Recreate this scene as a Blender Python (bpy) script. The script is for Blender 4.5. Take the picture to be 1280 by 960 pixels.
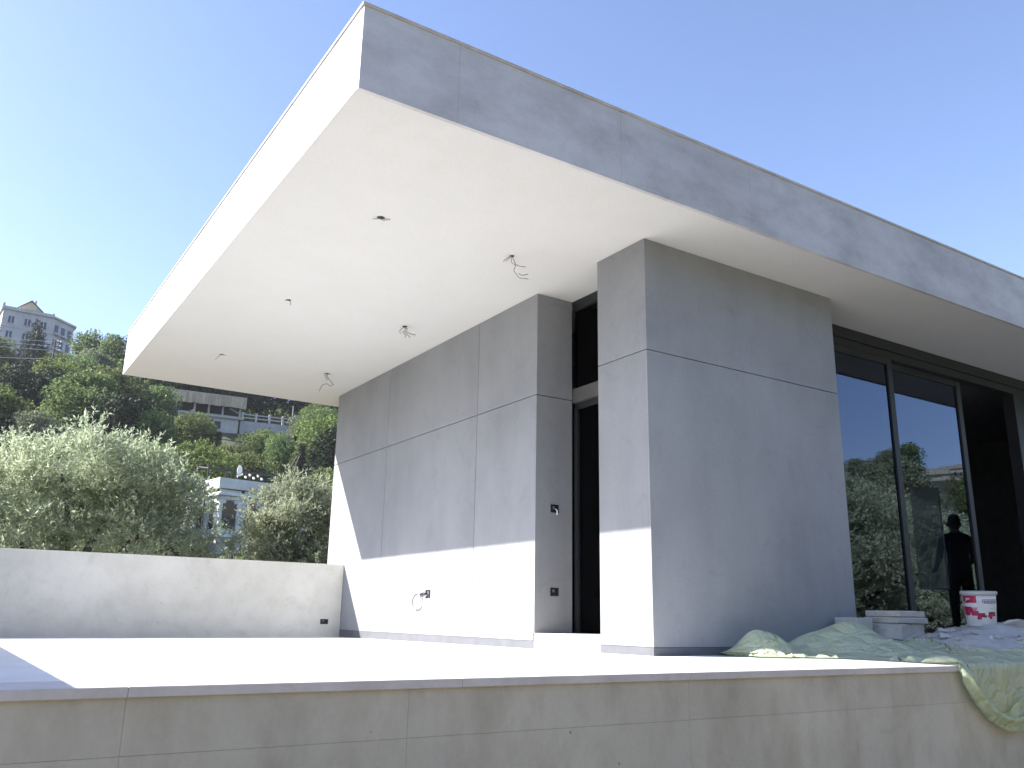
import bpy, bmesh, math, random
import numpy as np
from mathutils import Vector, Matrix
R = math.radians
for o in list(bpy.data.objects): bpy.data.objects.remove(o)
scene = bpy.context.scene
COL = scene.collection

# ------------------------------------------------------------------ camera
YAW, PITCH, ROLL, FPX = R(32.799), R(15.131), R(1.038), 1077.42
EYE = Vector((0.0, 0.0, 0.2423))
cam_d = bpy.data.cameras.new('camera'); cam = bpy.data.objects.new('camera', cam_d); COL.objects.link(cam)
fw = Vector((math.sin(YAW)*math.cos(PITCH), math.cos(YAW)*math.cos(PITCH), math.sin(PITCH)))
rt0 = Vector((math.cos(YAW), -math.sin(YAW), 0)); up0 = rt0.cross(fw)
rt = rt0*math.cos(ROLL) + up0*math.sin(ROLL); up = -rt0*math.sin(ROLL) + up0*math.cos(ROLL)
M = Matrix((rt, up, -fw)).transposed().to_4x4(); M.translation = EYE
cam.matrix_world = M
cam_d.sensor_width = 36; cam_d.lens = 36*FPX/1280
cam_d.clip_start = .05; cam_d.clip_end = 9000
scene.camera = cam

# ------------------------------------------------------------------ light
SUN = Vector((-1.18, .763, 1.0)).normalized()          # towards the sun
world = bpy.data.worlds.new('World'); scene.world = world; world.use_nodes = True
wt = world.node_tree; bg = wt.nodes['Background']
sky = wt.nodes.new('ShaderNodeTexSky'); sky.sky_type = 'NISHITA'; sky.sun_disc = False
sky.sun_elevation = math.asin(SUN.z); sky.sun_rotation = math.atan2(SUN.x, SUN.y)
sky.altitude = 300; sky.air_density = 1.0; sky.dust_density = 1.2; sky.ozone_density = 2.0
wb = wt.nodes.new('ShaderNodeMix'); wb.data_type = 'RGBA'; wb.blend_type = 'MULTIPLY'; wb.inputs[0].default_value = 1
wb.inputs[7].default_value = (.98, .945, 1.03, 1); wt.links.new(sky.outputs[0], wb.inputs[6])        # the phone's cool white balance
wt.links.new(wb.outputs[2], bg.inputs[0]); bg.inputs[1].default_value = .099
sl = bpy.data.lights.new('sun', 'SUN'); sl.energy = 5.0; sl.angle = R(.5); sl.color = (1, .965, .91)
so = bpy.data.objects.new('sun', sl); COL.objects.link(so)
so.rotation_euler = SUN.to_track_quat('Z', 'Y').to_euler(); so.location = SUN*60
scene.view_settings.view_transform = 'Standard'; scene.view_settings.look = 'None'
scene.view_settings.exposure = 1.66; scene.view_settings.gamma = 1
scene.cycles.max_bounces = 10; scene.cycles.diffuse_bounces = 5; scene.cycles.transparent_max_bounces = 12
scene.cycles.use_denoising = True

# ------------------------------------------------------------------ materials
def mat(name):
    m = bpy.data.materials.new(name); m.use_nodes = True
    return m, m.node_tree, m.node_tree.nodes['Principled BSDF']
def N(t, typ, **kw):
    n = t.nodes.new(typ)
    for k, v in kw.items():
        if k in n.inputs: n.inputs[k].default_value = v
        else: setattr(n, k, v)
    return n
def ramp(t, src, stops):
    r = t.nodes.new('ShaderNodeValToRGB'); e = r.color_ramp.elements
    while len(e) < len(stops): e.new(.5)
    for i, (p, c) in enumerate(stops):
        e[i].position = p; e[i].color = (*c, 1) if len(c) == 3 else c
    t.links.new(src, r.inputs[0]); return r.outputs[0]
def mixc(t, mode, fac, a, b):
    n = t.nodes.new('ShaderNodeMix'); n.data_type = 'RGBA'; n.blend_type = mode
    for s, v in ((n.inputs[0], fac), (n.inputs[6], a), (n.inputs[7], b)):
        if hasattr(v, 'is_linked'): t.links.new(v, s)
        else: s.default_value = (*v, 1) if isinstance(v, tuple) else v
    return n.outputs[2]
def plain(name, col, rough=.6, metal=0.0, spec=.5, var=.12, scale=8):
    m, t, b = mat(name)
    p = N(t, 'ShaderNodeTexCoord')
    n = N(t, 'ShaderNodeTexNoise', Scale=scale, Detail=6.0); t.links.new(p.outputs['Object'], n.inputs['Vector'])
    lo = tuple(c*(1-var) for c in col); hi = tuple(min(1, c*(1+var)) for c in col)
    t.links.new(ramp(t, n.outputs[0], [(.3, lo), (.7, hi)]), b.inputs['Base Color'])
    b.inputs['Roughness'].default_value = rough; b.inputs['Metallic'].default_value = metal
    b.inputs['Specular IOR Level'].default_value = spec
    return m
def concrete(name, col, stain=(.6, .6, .6), stain_amt=.5, blotch=.8, streak=0.0, rough=.75, pores=True, bump=.15, rnd=.06, pal=1.1, ss=None, smear=1.0):
    m, t, b = mat(name); L = t.links
    g = N(t, 'ShaderNodeNewGeometry')
    n1 = N(t, 'ShaderNodeTexNoise', Scale=blotch, Detail=7.0, Roughness=.6); L.new(g.outputs['Position'], n1.inputs['Vector'])
    mp = N(t, 'ShaderNodeMapping'); mp.inputs['Scale'].default_value = ss or (3.2, 3.2, .35 if streak else 3.2)
    L.new(g.outputs['Position'], mp.inputs['Vector'])
    n2 = N(t, 'ShaderNodeTexNoise', Scale=1.6, Detail=8.0, Roughness=.65); L.new(mp.outputs[0], n2.inputs['Vector'])
    n3 = N(t, 'ShaderNodeTexNoise', Scale=45.0, Detail=5.0); L.new(g.outputs['Position'], n3.inputs['Vector'])
    hi = tuple(min(1, c*pal) for c in col); lo = tuple(c*(2-pal) for c in col)
    c = ramp(t, n1.outputs[0], [(.3, lo), (.72, hi)])
    st = ramp(t, n2.outputs[0], [(.42, (1, 1, 1)), (.75, stain)])
    c = mixc(t, 'MULTIPLY', stain_amt, c, st)
    n6 = N(t, 'ShaderNodeTexNoise', Scale=.33, Detail=4.0, Distortion=.6); L.new(g.outputs['Position'], n6.inputs['Vector'])
    c = mixc(t, 'MULTIPLY', .8*smear, c, ramp(t, n6.outputs[0], [(.35, (.88, .88, .88)), (.65, (1.04, 1.04, 1.04))]))
    n7 = N(t, 'ShaderNodeTexNoise', Scale=2.7, Detail=9.0, Roughness=.72, Distortion=1.2); L.new(g.outputs['Position'], n7.inputs['Vector'])
    c = mixc(t, 'MULTIPLY', .55*smear, c, ramp(t, n7.outputs[0], [(.34, (.84, .84, .85)), (.46, (1, 1, 1)), (.62, (1, 1, 1)), (.72, (1.08, 1.08, 1.07))]))
    fine = ramp(t, n3.outputs[0], [(.25, (.9, .9, .9)), (.75, (1.0, 1.0, 1.0))])
    c = mixc(t, 'MULTIPLY', .7, c, fine)
    if pores:
        v = N(t, 'ShaderNodeTexVoronoi', Scale=6.0); L.new(g.outputs['Position'], v.inputs['Vector'])
        n4 = N(t, 'ShaderNodeTexNoise', Scale=1.3); L.new(g.outputs['Position'], n4.inputs['Vector'])
        pr = ramp(t, v.outputs['Distance'], [(.018, (.45, .43, .4)), (.05, (1, 1, 1))])
        pm = ramp(t, n4.outputs[0], [(.52, (0, 0, 0)), (.6, (1, 1, 1))])
        c = mixc(t, 'MULTIPLY', pm, c, pr)
    oi = N(t, 'ShaderNodeObjectInfo')
    rr = ramp(t, oi.outputs['Random'], [(0, (1-rnd, 1-rnd, 1-rnd)), (1, (1, 1, 1))])
    c = mixc(t, 'MULTIPLY', 1.0, c, rr)
    L.new(c, b.inputs['Base Color']); b.inputs['Roughness'].default_value = rough
    b.inputs['Specular IOR Level'].default_value = .3
    bp = N(t, 'ShaderNodeBump', Strength=bump, Distance=.01); L.new(n3.outputs[0], bp.inputs['Height']); L.new(bp.outputs[0], b.inputs['Normal'])
    return m
def foliage(name, dark, light, trans=.35, hue=.04):
    m, t, b = mat(name); L = t.links
    g = N(t, 'ShaderNodeNewGeometry'); oi = N(t, 'ShaderNodeObjectInfo'); tc = N(t, 'ShaderNodeTexCoord')
    c = ramp(t, g.outputs['Random Per Island'], [(0, dark), (1, light)])
    n = N(t, 'ShaderNodeTexNoise', Scale=.6, Detail=3.0); L.new(tc.outputs['Object'], n.inputs['Vector'])
    v = ramp(t, n.outputs[0], [(.3, (.75, .78, .72)), (.7, (1.1, 1.08, 1.0))])
    c = mixc(t, 'MULTIPLY', 1.0, c, v)
    hs = N(t, 'ShaderNodeHueSaturation'); L.new(c, hs.inputs['Color'])
    mr = N(t, 'ShaderNodeMapRange'); L.new(oi.outputs['Random'], mr.inputs[0])
    mr.inputs[3].default_value = .5-hue; mr.inputs[4].default_value = .5+hue*.5; L.new(mr.outputs[0], hs.inputs['Hue'])
    mv = N(t, 'ShaderNodeMapRange'); L.new(oi.outputs['Random'], mv.inputs[0])
    mv.inputs[3].default_value = .8; mv.inputs[4].default_value = 1.15; L.new(mv.outputs[0], hs.inputs['Value'])
    L.new(hs.outputs[0], b.inputs['Base Color']); b.inputs['Roughness'].default_value = .65
    b.inputs['Specular IOR Level'].default_value = .15
    tr = N(t, 'ShaderNodeBsdfTranslucent'); L.new(hs.outputs[0], tr.inputs[0])
    mx = N(t, 'ShaderNodeMixShader'); mx.inputs[0].default_value = trans
    L.new(b.outputs[0], mx.inputs[1]); L.new(tr.outputs[0], mx.inputs[2])
    L.new(mx.outputs[0], t.nodes['Material Output'].inputs[0])
    return m
def glass_mat(name, tint, refl, gc=(.62, .74, .95), top=1.0):
    m, t, b = mat(name); L = t.links; t.nodes.remove(b)
    gl = N(t, 'ShaderNodeBsdfGlossy', Roughness=0.0); gl.inputs[0].default_value = (*gc, 1)
    tr = N(t, 'ShaderNodeBsdfTransparent'); tr.inputs[0].default_value = (*tint, 1)
    lw = N(t, 'ShaderNodeFresnel'); lw.inputs[0].default_value = 1.5
    mr = N(t, 'ShaderNodeMapRange'); L.new(lw.outputs[0], mr.inputs[0]); mr.inputs[3].default_value = refl; mr.inputs[4].default_value = top
    mx = N(t, 'ShaderNodeMixShader'); L.new(mr.outputs[0], mx.inputs[0]); L.new(tr.outputs[0], mx.inputs[1]); L.new(gl.outputs[0], mx.inputs[2])
    L.new(mx.outputs[0], t.nodes['Material Output'].inputs[0])
    return m

MWALL = concrete('cement_board', (.30, .308, .325), stain=(.80, .80, .82), stain_amt=.55, blotch=.75, streak=1, pores=False, bump=.05, rnd=.07, pal=1.12, ss=(2.2, 2.2, .5))
MFASC = concrete('fascia_concrete', (.59, .58, .595), stain=(.60, .59, .60), stain_amt=.85, blotch=.6, streak=0, bump=.08, rnd=.05, pal=1.07, ss=(.9, .9, 2.0))
MRET = concrete('retaining_concrete', (.585, .54, .465), stain=(.72, .70, .65), stain_amt=.8, blotch=1.5, ss=(3.4, 3.4, 1.5), bump=.12, rnd=.05)
MPAR = concrete('parapet_concrete', (.73, .71, .655), stain=(.8, .79, .74), stain_amt=.6, blotch=1.0, bump=.1, rnd=.02)
MFLOOR = concrete('terrace_screed', (.79, .785, .77), stain=(.9, .9, .9), stain_amt=.4, blotch=1.2, pores=True, bump=.05, rnd=.02)
MCOPE = concrete('coping_stone', (.66, .61, .60), stain=(.85, .8, .78), stain_amt=.5, blotch=4, pores=False, bump=.05)
MEDGE = concrete('roof_coping', (.55, .52, .49), stain=(.6, .55, .5), stain_amt=.7, blotch=3, pores=False, bump=.1)
MCEIL = concrete('ceiling_paint', (.625, .624, .612), stain=(.95, .94, .92), stain_amt=.5, blotch=.5, pores=False, bump=.02, rnd=0, pal=1.025, smear=.22)
MSTEP = plain('step_stone', (.62, .59, .53), .7)
MSKIRT = plain('skirting_metal', (.11, .115, .13), .5)
MJOINT = plain('joint_dark', (.06, .06, .065), .9)
MFRAME = plain('dark_aluminium', (.014, .0155, .018), .5, spec=.5)
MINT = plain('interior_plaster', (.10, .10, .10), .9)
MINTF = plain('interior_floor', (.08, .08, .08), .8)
MGLASS = glass_mat('tinted_glass', (.20, .23, .26), .07)
MDGLASS = glass_mat('dark_door_glass', (.03, .03, .035), .0, (.4, .4, .42), .5)
MBLACK = plain('black_plastic', (.012, .01, .014), .5)
MWHITEP = plain('white_plastic', (.75, .75, .73), .4)
MGREYC = plain('grey_cable', (.26, .25, .22), .5)
MCABLE = plain('pale_cable', (.55, .55, .52), .5)

# ------------------------------------------------------------------ mesh helpers
def tag(o, label=None, cat=None, group=None, kind=None):
    if label: o['label'] = label
    if cat: o['category'] = cat
    if group: o['group'] = group
    if kind: o['kind'] = kind
    return o
def empty(name, loc, label=None, cat=None, group=None, rz=0, parent=None):
    o = bpy.data.objects.new(name, None); COL.objects.link(o); o.location = loc; o.rotation_euler.z = rz
    o.empty_display_size = .2
    if parent: o.parent = parent
    return tag(o, label, cat, group)
def wloc(o):
    v = Vector((0, 0, 0))
    while o is not None: v += o.location; o = o.parent
    return v
def link(name, me, m, parent=None, loc=None):
    o = bpy.data.objects.new(name, me); COL.objects.link(o)
    if m is not None and not me.materials: me.materials.append(m)
    if parent is not None: o.parent = parent
    if loc is not None: o.location = loc
    return o
class MB:
    def __init__(s): s.v = []; s.f = []; s.sm = False
    def box(s, x0, x1, y0, y1, z0, z1):
        i = len(s.v)
        s.v += [(x0,y0,z0),(x1,y0,z0),(x1,y1,z0),(x0,y1,z0),(x0,y0,z1),(x1,y0,z1),(x1,y1,z1),(x0,y1,z1)]
        s.f += [(i,i+3,i+2,i+1),(i+4,i+5,i+6,i+7),(i,i+1,i+5,i+4),(i+1,i+2,i+6,i+5),(i+2,i+3,i+7,i+6),(i+3,i,i+4,i+7)]
        return s
    def tube(s, pts, r, n=6, cap=True):
        pts = [Vector(p) for p in pts]; i0 = len(s.v); rr = r if isinstance(r, (list, tuple)) else [r]*len(pts)
        for k, p in enumerate(pts):
            d = (pts[min(k+1, len(pts)-1)] - pts[max(k-1, 0)]).normalized()
            a = d.orthogonal().normalized() if k == 0 else (a - d*a.dot(d)).normalized()
            b = d.cross(a)
            for j in range(n):
                t = 2*math.pi*j/n; q = p + (a*math.cos(t) + b*math.sin(t))*rr[k]; s.v.append(tuple(q))
        for k in range(len(pts)-1):
            for j in range(n):
                a0 = i0+k*n+j; a1 = i0+k*n+(j+1) % n; s.f.append((a0, a1, a1+n, a0+n))
        if cap:
            s.f.append(tuple(i0+j for j in range(n))[::-1]); s.f.append(tuple(i0+(len(pts)-1)*n+j for j in range(n)))
        return s
    def lathe(s, prof, n=40, c=(0,0)):
        i0 = len(s.v)
        for (r, z) in prof:
            for j in range(n):
                t = 2*math.pi*j/n; s.v.append((c[0]+r*math.cos(t), c[1]+r*math.sin(t), z))
        for k in range(len(prof)-1):
            for j in range(n):
                a0 = i0+k*n+j; a1 = i0+k*n+(j+1) % n; s.f.append((a0, a1, a1+n, a0+n))
        return s
    def prism(s, poly, y0, y1):       # polygon in x,z pushed along y
        i = len(s.v); n = len(poly)
        s.v += [(x, y0, z) for x, z in poly] + [(x, y1, z) for x, z in poly]
        s.f += [tuple(range(i, i+n)), tuple(range(i+2*n-1, i+n-1, -1))]
        for k in range(n): s.f.append((i+k, i+n+k, i+n+(k+1) % n, i+(k+1) % n))
        return s
    def build(s, name, m, parent=None, world=True, bevel=0, smooth=False):
        off = wloc(parent) if (world and parent is not None) else Vector((0, 0, 0))
        me = bpy.data.meshes.new(name)
        me.from_pydata([(x-off.x, y-off.y, z-off.z) for x, y, z in s.v], [], s.f); me.update()
        bm = bmesh.new(); bm.from_mesh(me)
        bmesh.ops.recalc_face_normals(bm, faces=bm.faces)
        if bevel: bmesh.ops.bevel(bm, geom=list(bm.edges), offset=bevel, segments=1, affect='EDGES', profile=.5)
        bm.to_mesh(me); bm.free()
        if smooth:
            for p in me.polygons: p.use_smooth = True
        return link(name, me, m, parent)
def bx(name, m, parent, *b, bevel=0.0, world=True): return MB().box(*b).build(name, m, parent, world, bevel)
def fast_mesh(name, V, F):            # V (n,3), F (m,4) quads
    me = bpy.data.meshes.new(name)
    V = np.ascontiguousarray(V, dtype=np.float32); F = np.ascontiguousarray(F, dtype=np.int32); k = F.shape[1]
    me.vertices.add(len(V)); me.vertices.foreach_set('co', V.ravel())
    me.loops.add(F.size); me.loops.foreach_set('vertex_index', F.ravel())
    me.polygons.add(len(F)); me.polygons.foreach_set('loop_start', np.arange(0, F.size, k, dtype=np.int32))
    me.polygons.foreach_set('loop_total', np.full(len(F), k, dtype=np.int32))
    me.update(calc_edges=True); return me

# ------------------------------------------------------------------ terrain
NP_ = [(0,-1.35),(3,-1.35),(11,-.9),(40,-.8),(60,1.2),(80,5),(100,13),(115,19),(130,25),(160,35),(190,43),(220,50),(260,54),(400,56),(900,50),(4000,40)]
SP_ = [(0,-1.35),(20,-1.5),(35,-1),(60,4),(90,13),(120,20.5),(140,22),(300,22),(4000,20)]
def prof(P, d):
    for (a, za), (b, zb) in zip(P, P[1:]):
        if d <= b: return za + (zb-za)*(d-a)/(b-a)
    return P[-1][1]
def smooth(a, b, x):
    t = max(0, min(1, (x-a)/(b-a))); return t*t*(3-2*t)
def ground_z(x, y):
    d = math.hypot(x, y); az = math.degrees(math.atan2(x, y))
    wn = smooth(-85, -45, az)*(1-smooth(55, 95, az))
    ws = smooth(70, 105, az)*(1-smooth(165, 180, abs(az))*0) if az > 0 else smooth(-120, -160, az)
    z = -1.35 + wn*(prof(NP_, d)+1.35) + ws*(prof(SP_, d)+1.35)
    if d > 35: z += .7*math.sin(x*.09+1)*math.cos(y*.11)*min(1, (d-35)/40)
    return z
def polar(az, d): return d*math.sin(R(az)), d*math.cos(R(az))
def make_ground():
    rs = [0, 2, 3.2, 5, 8, 11, 14, 18, 23] + list(range(28, 140, 6)) + list(range(140, 300, 12)) + [330, 400, 520, 700, 1000, 1600, 2500, 4000]
    na = 120; V = []; F = []
    for r in rs:
        for j in range(na):
            a = 360*j/na; x, y = polar(a if a <= 180 else a-360, r); V.append((x, y, ground_z(x, y)))
    for i in range(len(rs)-1):
        for j in range(na):
            a = i*na+j; b = i*na+(j+1) % na; F.append((a, b, b+na, a+na))
    me = fast_mesh('hillside_ground', np.array(V), np.array(F))
    for p in me.polygons: p.use_smooth = True
    m, t, b = mat('hillside_earth'); L = t.links
    g = N(t, 'ShaderNodeNewGeometry'); n = N(t, 'ShaderNodeTexNoise', Scale=.25, Detail=8.0); L.new(g.outputs['Position'], n.inputs['Vector'])
    n2 = N(t, 'ShaderNodeTexNoise', Scale=3.0, Detail=6.0); L.new(g.outputs['Position'], n2.inputs['Vector'])
    c = ramp(t, n.outputs[0], [(.35, (.03, .042, .02)), (.55, (.06, .07, .03)), (.7, (.17, .14, .09))])
    c = mixc(t, 'MULTIPLY', .8, c, ramp(t, n2.outputs[0], [(.3, (.5, .5, .5)), (.7, (1.2, 1.2, 1.2))]))
    sp = N(t, 'ShaderNodeSeparateXYZ'); L.new(g.outputs['Position'], sp.inputs[0])
    n5 = N(t, 'ShaderNodeTexNoise', Scale=.5, Detail=5.0); L.new(g.outputs['Position'], n5.inputs['Vector'])
    ln = N(t, 'ShaderNodeVectorMath', operation='LENGTH'); L.new(g.outputs['Position'], ln.inputs[0])
    ad = N(t, 'ShaderNodeMath', operation='MULTIPLY_ADD'); L.new(n5.outputs[0], ad.inputs[0]); ad.inputs[1].default_value = 6; L.new(ln.outputs['Value'], ad.inputs[2])
    fr = N(t, 'ShaderNodeMapRange'); L.new(ad.outputs[0], fr.inputs[0]); fr.inputs[1].default_value = 19; fr.inputs[2].default_value = 25; fr.inputs[3].default_value = 1; fr.inputs[4].default_value = 0
    soil = ramp(t, n2.outputs[0], [(.3, (.19, .165, .125)), (.7, (.27, .24, .18))])      # pale limestone soil of the building site
    c = mixc(t, 'MIX', fr.outputs[0], c, soil)
    L.new(c, b.inputs['Base Color']); b.inputs['Roughness'].default_value = 1
    o = link('hillside', me, m); tag(o, kind='structure'); return o
make_ground()

# ------------------------------------------------------------------ terrace
FZ = lambda x, y: -.005*(y-3.5) - .02*max(0, (1-x/4.33))*(y-3.5)/7.1
def terrace():
    V = []; F = []; xs = [-.57, .5, 1.6, 2.7, 3.6, 4.33, 6, 9, 14.4]; ys = [3.502, 4.4, 5.3, 7, 8.8, 10.62]
    for y in ys:
        for x in xs: V.append((x, y, FZ(x, y)))
    n = len(xs)
    for j in range(len(ys)-1):
        for i in range(n-1): F.append((j*n+i, j*n+i+1, (j+1)*n+i+1, (j+1)*n+i))
    tag(link('terrace_floor', fast_mesh('terrace_floor', np.array(V), np.array(F)), MFLOOR), kind='structure')
terrace()
rw = empty('retaining_wall', (4, 3.2, -1.4), 'long low concrete retaining wall along the front edge of the terrace', 'wall')
bx('wall_core', MRET, rw, -4, 14.4, 3.2028, 3.5, -1.6, -.034)
vx = [-4, -2.2, -.45, .58, 1.61, 3.1, 4.35, 5.6, 7.1, 8.6, 10.1, 12, 14.4]
zr = [-1.6, -.95, -.215, -.034]
rr_ = random.Random(3)
for i in range(len(vx)-1):
    for j in range(3):
        p = rr_.uniform(0, .0006)
        bx('concrete_panel', MRET, rw, vx[i]+.0005, vx[i+1]-.0005, 3.2-p, 3.2032, zr[j]+.0005, zr[j+1]-(.0005 if j < 2 else .0), bevel=.0003)
cx = [-4, -1.94, -.68, .58, 1.84, 3.1, 4.36, 5.62, 6.88, 8.14, 9.4, 10.7, 12, 13.2, 14.4]
for a, b in zip(cx, cx[1:]):
    bx('coping_slab', MCOPE, rw, a+.0006, b-.0006, 3.182-rr_.uniform(0, .0004), 3.501, -.0335, .0+rr_.uniform(0, .0004), bevel=.0015)
pw = empty('parapet_wall', (2, 10.7, 0), 'waist high pale concrete parapet across the back of the terrace below the olive trees', 'wall')
bx('wall_body', MPAR, pw, -.57, 4.327, 10.6, 10.8, -.9, .85, bevel=.004)
ps = empty('side_parapet', (-.66, 7, 0), 'waist high concrete parapet closing the left side of the terrace', 'wall')
bx('wall_body', MPAR, ps, -.75, -.573, 3.2, 10.8, -1.4, .85, bevel=.004)

# ------------------------------------------------------------------ house
house = empty('modern_house', (4.33, 4.8, 0), 'flat roofed grey concrete house with a deep white overhang and tall glazing', 'house')
# left wall
w = bx('entrance_wall', MJOINT, house, 4.352, 4.72, 6.322, 11.19, -.1, 3.199)
ys = [6.3, 7.36, 9.5, 11.2]; zs = [.052, 2.215, 3.2]; g = .0035
for i in range(3):
    for j in range(2):
        bx('wall_panel', MWALL, w, 4.33, 4.3515, ys[i]+(g if i else .022), ys[i+1]-g, zs[j]+(g if j else 0), zs[j+1]-(g if j == 0 else .002), bevel=.0012)
for j in range(2):
    bx('wall_panel', MWALL, w, 4.33, 4.735, 6.30, 6.3215, (zs[j]+g) if j else .117, zs[j+1]-(g if j == 0 else .002), bevel=.0012)
bx('skirting', MSKIRT, w, 4.324, 4.352, 6.302, 11.2, -.1, .05, bevel=.001)
bx('end_panel', MWALL, w, 4.353, 4.72, 11.191, 11.202, -.1, 3.199)
# portal block in front
c = bx('portal_wall', MJOINT, house, 4.347, 6.62, 4.817, 5.38, -.1, 3.199)
zc = [.052, 2.267, 3.2]
for j in range(2):
    a, b = zc[j]+(g if j else 0), zc[j+1]-(g if j == 0 else .002)
    bx('wall_panel', MWALL, c, 4.325, 6.64, 4.795, 4.8165, a, b, bevel=.0012)
    bx('wall_panel', MWALL, c, 4.325, 4.3465, 4.8172, 5.395, a, b, bevel=.0012)
    bx('wall_panel', MWALL, c, 6.6205, 6.64, 4.8172, 5.395, a, b, bevel=.0012)
bx('skirting', MSKIRT, c, 4.318, 6.645, 4.789, 4.816, -.1, .05, bevel=.001)
bx('skirting', MSKIRT, c, 4.318, 4.346, 4.8165, 5.395, -.1, .05, bevel=.001)
bx('back_face', MWALL, c, 4.347, 6.62, 5.381, 5.395, -.1, 3.199)
# threshold and entrance door
bx('threshold_step', MSTEP, house, 4.326, 5.2, 5.398, 6.2995, -.1, .115, bevel=.004)
d = empty('entrance_door', (4.76, 5.85, .115), parent=None); d.parent = house; d.location = Vector((4.76, 5.85, .115)) - house.location
MTRAN = plain('transom_grey', (.085, .08, .076), .6)
bx('transom', MTRAN, d, 4.737, 4.80, 5.40, 6.298, 2.19, 2.325)
bx('top_rail', MFRAME, d, 4.738, 4.80, 5.40, 6.298, 3.10, 3.198)
bx('head_rail', MFRAME, d, 4.775, 4.81, 5.40, 6.298, 2.13, 2.189)
bx('jamb_rail', MFRAME, d, 4.76, 4.81, 6.25, 6.30, .1155, 2.129)
bx('jamb_rail', MFRAME, d, 4.76, 4.81, 5.40, 5.44, .1155, 2.129)
bx('door_leaf', MDGLASS, d, 4.785, 4.80, 5.441, 6.249, .12, 2.128)
bx('top_pane', MDGLASS, d, 4.770, 4.780, 5.402, 6.296, 2.328, 3.098)
# roof
X0, X1, Y0, Y1, ZB, ZT = 1.6, 14.5, 4.185, 11.83, 3.2, 3.775
rf = bx('roof', MJOINT, house, X0+.03, X1, Y0+.03, Y1-.03, ZB+.03, ZT-.02)
bx('soffit', MCEIL, rf, X0+.0, X1, Y0+.036, Y1, ZB, ZB+.0295)
fx = [X0] + [X0+.66+1.32*i for i in range(0, 10)] + [X1]
fx = [f for f in fx if f <= X1]
for a, b in zip(fx, fx[1:]):
    bx('fascia_panel', MFASC, rf, a+.0006, b-.0006, Y0-rr_.uniform(0, .001), Y0+.0295, ZB-.006, ZT-.019, bevel=.0005)
fy = [Y0+.03, 5.7, 7.2, 8.75, 10.3, Y1]
for a, b in zip(fy, fy[1:]):
    bx('fascia_panel', MFASC, rf, X0-.0015, X0+.0285, a+.0008, b-.0008, ZB+.030, ZT-.019, bevel=.0005)
bx('soffit_edge', MCEIL, rf, X0-.0015, X0-.0002, Y0+.03, Y1, ZB-.001, ZB+.0292)
for a, b in zip(fx, fx[1:]):
    bx('roof_coping', MEDGE, rf, (a+.001 if a > X0 else X0-.012), b-.001, Y0-.012, Y0+.2, ZT-.018, ZT+.002, bevel=.003)
for a, b in zip(fy, fy[1:]):
    bx('roof_coping', MEDGE, rf, X0-.012, X0+.2, max(a, Y0+.2)+.001, b-.001, ZT-.018, ZT+.002, bevel=.003)
# shell and interior
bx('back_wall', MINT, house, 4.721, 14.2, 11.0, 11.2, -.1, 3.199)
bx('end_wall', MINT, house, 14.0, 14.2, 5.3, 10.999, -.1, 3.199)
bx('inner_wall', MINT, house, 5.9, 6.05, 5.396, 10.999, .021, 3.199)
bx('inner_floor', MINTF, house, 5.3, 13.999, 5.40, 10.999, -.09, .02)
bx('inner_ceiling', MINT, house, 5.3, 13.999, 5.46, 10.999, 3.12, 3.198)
# glazing
win = empty('sliding_window', (9.6, 5.3, 0)); win.parent = house; win.location = Vector((9.6, 5.3, 0)) - house.location
bx('head_track', MFRAME, win, 6.64, 14, 5.24, 5.42, 3.085, 3.1985, bevel=.003)
bx('head_rail', MFRAME, win, 6.64, 14, 5.262, 5.40, 3.00, 3.084, bevel=.003)
bx('sill_track', MFRAME, win, 6.64, 14, 5.24, 5.42, -.02, .06, bevel=.003)
bx('frame_post', MFRAME, win, 6.642, 6.72, 5.26, 5.40, .061, 2.999, bevel=.003)
def leaf(x0, x1, y):
    s = .085
    lf = empty('sliding_panel', (x0, y, .06)); lf.parent = win; lf.location = Vector(((x0+x1)/2, y, .06)) - wloc(win)
    bx('stile', MFRAME, lf, x0, x0+s, y, y+.05, .062, 2.998, bevel=.003)
    bx('stile', MFRAME, lf, x1-s, x1, y, y+.05, .062, 2.998, bevel=.003)
    bx('rail', MFRAME, lf, x0+s, x1-s, y+.001, y+.049, .062, .14, bevel=.003)
    bx('rail', MFRAME, lf, x0+s, x1-s, y+.001, y+.049, 2.93, 2.998, bevel=.003)
    bx('glass_pane', MGLASS, lf, x0+s-.004, x1-s+.004, y+.02, y+.026, .136, 2.934)
leaf(6.722, 8.26, 5.266); leaf(8.16, 9.68, 5.335)
bx('frame_post', MFRAME, win, 10.72, 10.86, 5.262, 5.40, .061, 2.999, bevel=.003)
leaf(10.87, 12.4, 5.266); leaf(12.3, 13.9, 5.335)

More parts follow.
